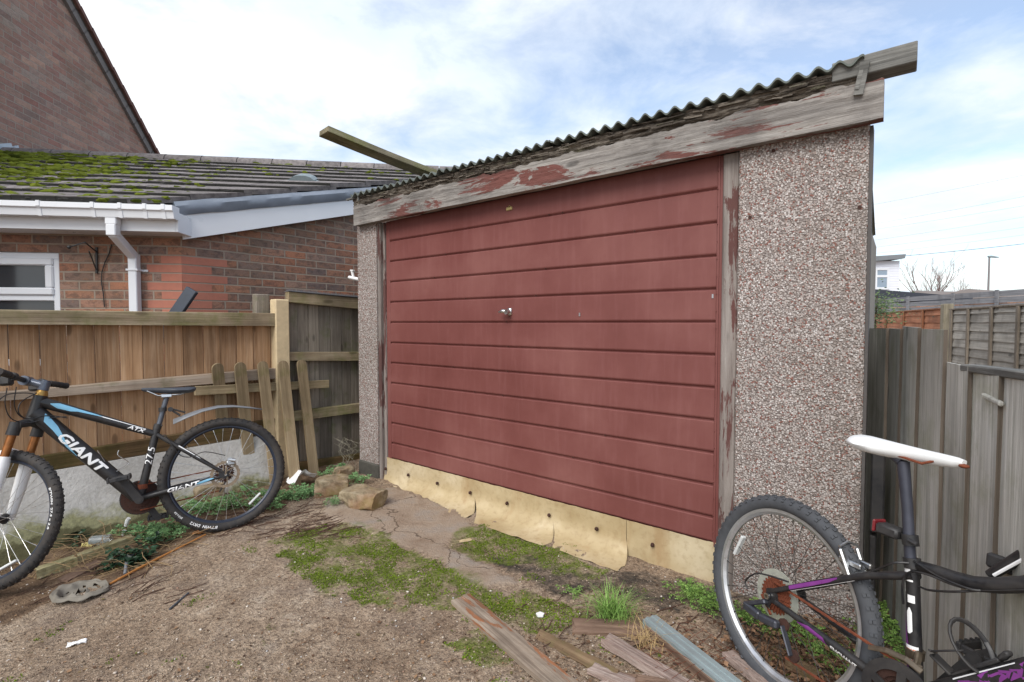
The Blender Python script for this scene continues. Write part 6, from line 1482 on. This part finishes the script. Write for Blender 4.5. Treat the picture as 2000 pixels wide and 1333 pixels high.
# chips of bark, wood and leaf over the yard
mb = MB()
for _ in range(1500):
    px, py = (rw.gauss(1250, 170), rw.uniform(1180, 1345)) if rw.random() < .45 else (rw.uniform(-20, 1400), 1345 - abs(rw.gauss(0, 110)))
    g = G(px, py, .0)
    if g.y > 3.6: continue
    az = rw.uniform(0, 6.28); L = rw.choice((.006, .009, .012, .018)) * rw.uniform(.6, 1.3); d = V((math.cos(az), math.sin(az), rw.uniform(-.15, .25))).normalized(); s_ = V((-math.sin(az), math.cos(az), rw.uniform(-.3, .3))).normalized(); p = V((g.x, g.y, gh(g.x, g.y) + rw.uniform(.002, .006))); w = L * rw.uniform(.12, .45)
    mb.add([p, p + d * L * .5 + s_ * w, p + d * L, p + d * L * .5 - s_ * w + V((0, 0, .002))], [(0, 1, 2), (0, 2, 3)])
mc = Mat('bark_and_leaf_chips', .9, 0, .2); mc.col(mc.ramp(mc.island(), [(0, S(60, 44, 36)), (.5, S(112, 86, 66)), (.8, S(150, 120, 92)), (1, S(70, 76, 40))]))
tag(mb.build('wood_chips', mc.m), 'small brown chips of bark and leaf scattered over the yard', 'wood chips', kind='stuff')

# ---------------------------------------------------------------- plants
def leafmat(name, d, l, rough=.55):
    m = Mat(name, rough, 0, .3); n = m.noise(12, 3); k = m.math('ADD', m.math('MULTIPLY', m.island(), .7), m.math('MULTIPLY', n, .3)); m.col(m.ramp(k, [(.15, d), (.85, l)]))
    m.b.inputs['Subsurface Weight'].default_value = 0; return m.m
M_HERB = leafmat('herb_leaf', S(66, 102, 60), S(138, 176, 118)); M_HERB2 = leafmat('bright_herb_leaf', S(66, 100, 40), S(142, 174, 90)); M_IVY = leafmat('ivy_leaf', S(22, 40, 26), S(66, 96, 70), .35); M_GRASS = leafmat('grass_blade', S(74, 110, 44), S(150, 186, 98)); M_LITTER = leafmat('dead_leaves', S(66, 44, 32), S(150, 118, 92), .8); M_SHRUB = leafmat('shrub_leaf', S(40, 58, 34), S(112, 132, 84))
rl_ = random.Random(21)
def herb_leaf(mb, p, az, el, size):
    d = V((math.cos(az) * math.cos(el), math.sin(az) * math.cos(el), math.sin(el))); s = V((-math.sin(az), math.cos(az), 0)); n = d.cross(s) * -1
    tip = p + d * size * 1.3; mb.add([p - s * .0012, p + s * .0012, tip], [(0, 1, 2)])
    droop = V((0, 0, -1)); dd = (d + V((0, 0, -.55))).normalized()
    def pinna(o, dr, L):
        sd = dr.cross(n).normalized()
        for k, (f, w, l) in enumerate(((.15, .0, .30), (.35, 1, .34), (.35, -1, .34), (.6, 1, .27), (.6, -1, .27), (.75, 0, .34))):
            q = o + dr * L * f; v = (dr * (1 if w == 0 else .55) + sd * w * .8).normalized(); c = v.cross(n).normalized(); b = n * rl_.uniform(-.12, .12) * L
            mb.add([q, q + v * L * l * .55 + c * L * l * .38 + b, q + v * L * l + b * .5, q + v * L * l * .55 - c * L * l * .38 - b], [(0, 1, 2, 3)])
    o = p + d * size * .75
    pinna(o, dd, size * .75); sd = dd.cross(n).normalized()
    for w in (1, -1): pinna(p + d * size * .6, (dd * .5 + sd * w).normalized(), size * .55); pinna(p + d * size * .95, (dd * .8 + sd * w * .9).normalized(), size * .36)
def herb(label, pts, n, size, mat, cat='weed'):
    """leafy weed: pts = photo pixels (x, y, spread in metres)"""
    t = MB(); c0 = G(*pts[0][:2])
    for _ in range(n):
        px, py, sp = rl_.choice(pts); g = G(px, py); x = g.x + rl_.gauss(0, sp); y = g.y + rl_.gauss(0, sp * .7)
        herb_leaf(t, V((x, y, gh(x, y) + rl_.uniform(0, .03))), rl_.uniform(0, 6.28), rl_.uniform(.25, 1.0), size * rl_.uniform(.6, 1.25))
    o = recentre(t.build('leafy_weed', mat)); return tag(o, label, cat)
herb('leafy weed spreading below the crank of the mountain bike', [(300, 1040, .05), (330, 1048, .06), (350, 1030, .05), (265, 1040, .04), (310, 1055, .05)], 130, .062, M_HERB)
herb('leafy weed growing up through the spokes of the mountain bike rear wheel', [(395, 1000, .06), (430, 1005, .07), (470, 995, .06), (370, 985, .05), (480, 975, .05)], 150, .06, M_HERB)
herb('broad leafy weed patch between the rear tyre and the white paper', [(540, 985, .06), (570, 980, .06), (600, 975, .06), (520, 1000, .05), (620, 968, .05)], 210, .055, M_HERB)
herb('leafy weed growing round the small pale stone by the garage pillar', [(640, 938, .05), (690, 945, .04), (665, 925, .05), (700, 950, .03)], 70, .055, M_HERB)
herb('tiny leafy weed standing alone in front of the two sandstone rocks', [(648, 992, .025)], 22, .042, M_HERB)
herb('light green weed patch at the right foot of the door strip', [(1345, 1165, .05), (1375, 1172, .05), (1385, 1190, .04)], 150, .038, M_HERB2)
herb('light green weed inside the upper half of the white rimmed wheel', [(1480, 1215, .05), (1530, 1235, .06), (1450, 1205, .05)], 120, .042, M_HERB2)
herb('light green weed in front of the garage corner behind the tyre', [(1640, 1190, .06), (1685, 1195, .05), (1700, 1215, .06), (1720, 1235, .05)], 150, .045, M_HERB2)
herb('light green weed rising from the dead leaves low in the white rimmed wheel', [(1630, 1300, .05), (1600, 1270, .05), (1650, 1330, .05), (1560, 1255, .05)], 100, .042, M_HERB2)
herb('leafy weed at the foot of the fence between tyre and seat tube', [(1745, 1265, .03), (1752, 1240, .03), (1760, 1290, .03)], 46, .042, M_HERB2)
herb('leafy weed at the fence foot beside the black bottle cage', [(1835, 1345, .03), (1815, 1335, .03)], 40, .04, M_HERB2)
herb('sparse weed on the bare ground left of the grass tuft', [(1120, 1165, .04)], 14, .035, M_HERB2)
# ivy
def ivy(label, stems, nleaf, size):
    t = thing('ivy', label, 'ivy', G(*stems[0][0][:2])); T = t.matrix_world.inverted(); st, lf = MB(), MB()
    for s in stems:
        pts = [T @ G(x, y, z) for x, y, z in s]; st.tube(pts, .0032, 5)
        for _ in range(nleaf):
            i = rl_.randrange(len(pts) - 1); p = pts[i].lerp(pts[i + 1], rl_.random()) + V((rl_.gauss(0, .022), rl_.gauss(0, .022), rl_.gauss(.01, .02)))
            az = rl_.uniform(0, 6.28); d = V((math.cos(az), math.sin(az), rl_.uniform(-.5, .3))).normalized(); s_ = V((-math.sin(az), math.cos(az), rl_.uniform(-.5, .5))).normalized(); z = size * rl_.uniform(.6, 1.2); n = d.cross(s_)
            out = [p, p + s_ * z * .35 - d * z * .05, p + s_ * z * .5 + d * z * .3, p + s_ * z * .22 + d * z * .5 + n * z * .08, p + d * z, p - s_ * z * .22 + d * z * .5 + n * z * .08, p - s_ * z * .5 + d * z * .3, p - s_ * z * .35 - d * z * .05]
            lf.add(out + [p + d * z * .4 - n * z * .10], [(i_, (i_ + 1) % 8, 8) for i_ in range(8)])
    st.build('stem', plain('ivy_stem', S(110, 88, 66), .8, var=.3), t); lf.build('leaves', M_IVY, t)
ivy('dark ivy sprig standing against the concrete wall behind the bicycle frame', [[(150, 1000, .02), (160, 985, .06), (180, 975, .10), (200, 985, .12)], [(215, 1010, .0), (208, 985, .12), (202, 970, .22), (205, 960, .26)], [(130, 1020, .0), (125, 1000, .08), (122, 985, .14)]], 34, .045)
ivy('dark ivy clump beside the front tyre of the mountain bike', [[(150, 1060, .0), (140, 1030, .06), (130, 1010, .12)], [(120, 1050, .0), (100, 1040, .05), (60, 1030, .08)], [(160, 1050, .02), (145, 1020, .12), (150, 1000, .16)], [(70, 1050, .03), (55, 1035, .12), (50, 1010, .18)]], 38, .045)
ivy('low creeping ivy along the edge of the concrete beside the orange stick', [[(200, 1110, .01), (235, 1100, .03), (270, 1085, .03)], [(215, 1090, .02), (260, 1080, .04), (320, 1062, .03)], [(240, 1108, .01), (290, 1085, .02)]], 46, .042)
# grass tuft
t = MB(); c = G(1195, 1210)
def blade(mb, p, az, L, lean, w):
    d = V((math.cos(az), math.sin(az), 0)); s = V((-d.y, d.x, 0)); vs = []
    for k in range(5):
        f = k / 4; q = p + d * L * lean * f * f + V((0, 0, L * (f - .45 * lean * f * f))); ww = w * (1 - f) ** .7; vs += [q - s * ww, q + s * ww]
    mb.add(vs, [(2 * k, 2 * k + 1, 2 * k + 3, 2 * k + 2) for k in range(4)])
for _ in range(260): blade(t, c + V((rl_.gauss(0, .035), rl_.gauss(0, .03), -.004)), rl_.uniform(0, 6.28), rl_.uniform(.08, .20), rl_.uniform(.3, 1.25), rl_.uniform(.0012, .0026))
o = recentre(t.build('grass_tuft', M_GRASS)); tag(o, 'bright green grass tuft growing on the concrete in front of the door', 'grass')
t = MB(); c = G(1262, 1262)
for _ in range(90): blade(t, c + V((rl_.gauss(0, .03), rl_.gauss(0, .03), .0)), rl_.uniform(0, 6.28), rl_.uniform(.06, .14), rl_.uniform(.9, 1.5), .0012)
o = recentre(t.build('dead_grass', plain('straw', S(186, 158, 112), .8, var=.25))); tag(o, 'straw coloured dead grass tangle beside the top end of the metal strip', 'grass')
# leaf litter under the right bicycle
t = MB()
for _ in range(3200):
    px, py = rl_.gauss(1580, 90), rl_.uniform(1215, 1420); g = G(px, py); z = gh(g.x, g.y) + rl_.uniform(.002, .035); az = rl_.uniform(0, 6.28); L = rl_.uniform(.012, .034)
    d = V((math.cos(az), math.sin(az), rl_.uniform(-.5, .5))).normalized(); s = V((-math.sin(az), math.cos(az), rl_.uniform(-.5, .5))).normalized(); w = L * rl_.uniform(.12, .4); n = d.cross(s); p = V((g.x, g.y, z)); b = n * L * rl_.uniform(-.3, .3)
    t.add([p, p + d * L * .5 + s * w + b, p + d * L, p + d * L * .5 - s * w + b], [(0, 1, 2), (0, 2, 3)])
tag(t.build('leaf_litter', M_LITTER), 'brown shrivelled leaf litter under the black and purple bicycle', 'leaf litter', kind='stuff')
# shrub behind the garage, right
t = thing('shrub', 'rounded green shrub poking out beside the garage above the orange lap panel', 'shrub', facing(1700, 5.9)); lf, st = MB(), MB(); T = t.matrix_world.inverted(); c = T @ at_depth(1704, 604, 5.9)
for _ in range(1300):
    v = V((rl_.gauss(0, .13), rl_.gauss(0, .13), rl_.gauss(0, .10))); p = c + v; az = rl_.uniform(0, 6.28); d = V((math.cos(az), math.sin(az), rl_.uniform(-.6, .6))).normalized(); s = d.orthogonal().normalized(); L = rl_.uniform(.02, .042)
    lf.add([p, p + d * L * .5 + s * L * .28, p + d * L, p + d * L * .5 - s * L * .28], [(0, 1, 2, 3)])
for k in range(7): st.tube([V((c.x + rl_.uniform(-.05, .05), c.y, 0)), c + V((rl_.uniform(-.1, .1), 0, -.15)), c + V((rl_.uniform(-.2, .25), rl_.uniform(-.1, .1), rl_.uniform(.0, .17)))], [.012, .008, .003], 5)
st.build('stem', plain('shrub_stem', S(104, 88, 70), .8), t); lf.build('leaves', M_SHRUB, t)
# climbing twigs of dead weed on the grey fence
t = MB(); base = G(668, 925)
for k in range(9):
    a = base + V((rl_.uniform(-.06, .1), rl_.uniform(0, .06), 0)); pts = [a + V((rl_.uniform(-.02, .02) * i, 0, .055 * i)) for i in range(6)]; t.tube(pts, .0012, 4)
    for p in pts[2:]: q_ = p + V((rl_.uniform(-.03, .03), -.01, .02)); t.tube([p, q_], .0008, 3)
o = recentre(t.build('dry_weed', plain('pale_dry_weed', S(152, 146, 128), .8))); tag(o, 'thin dry weed standing against the grey fence beside the garage pillar', 'weed')
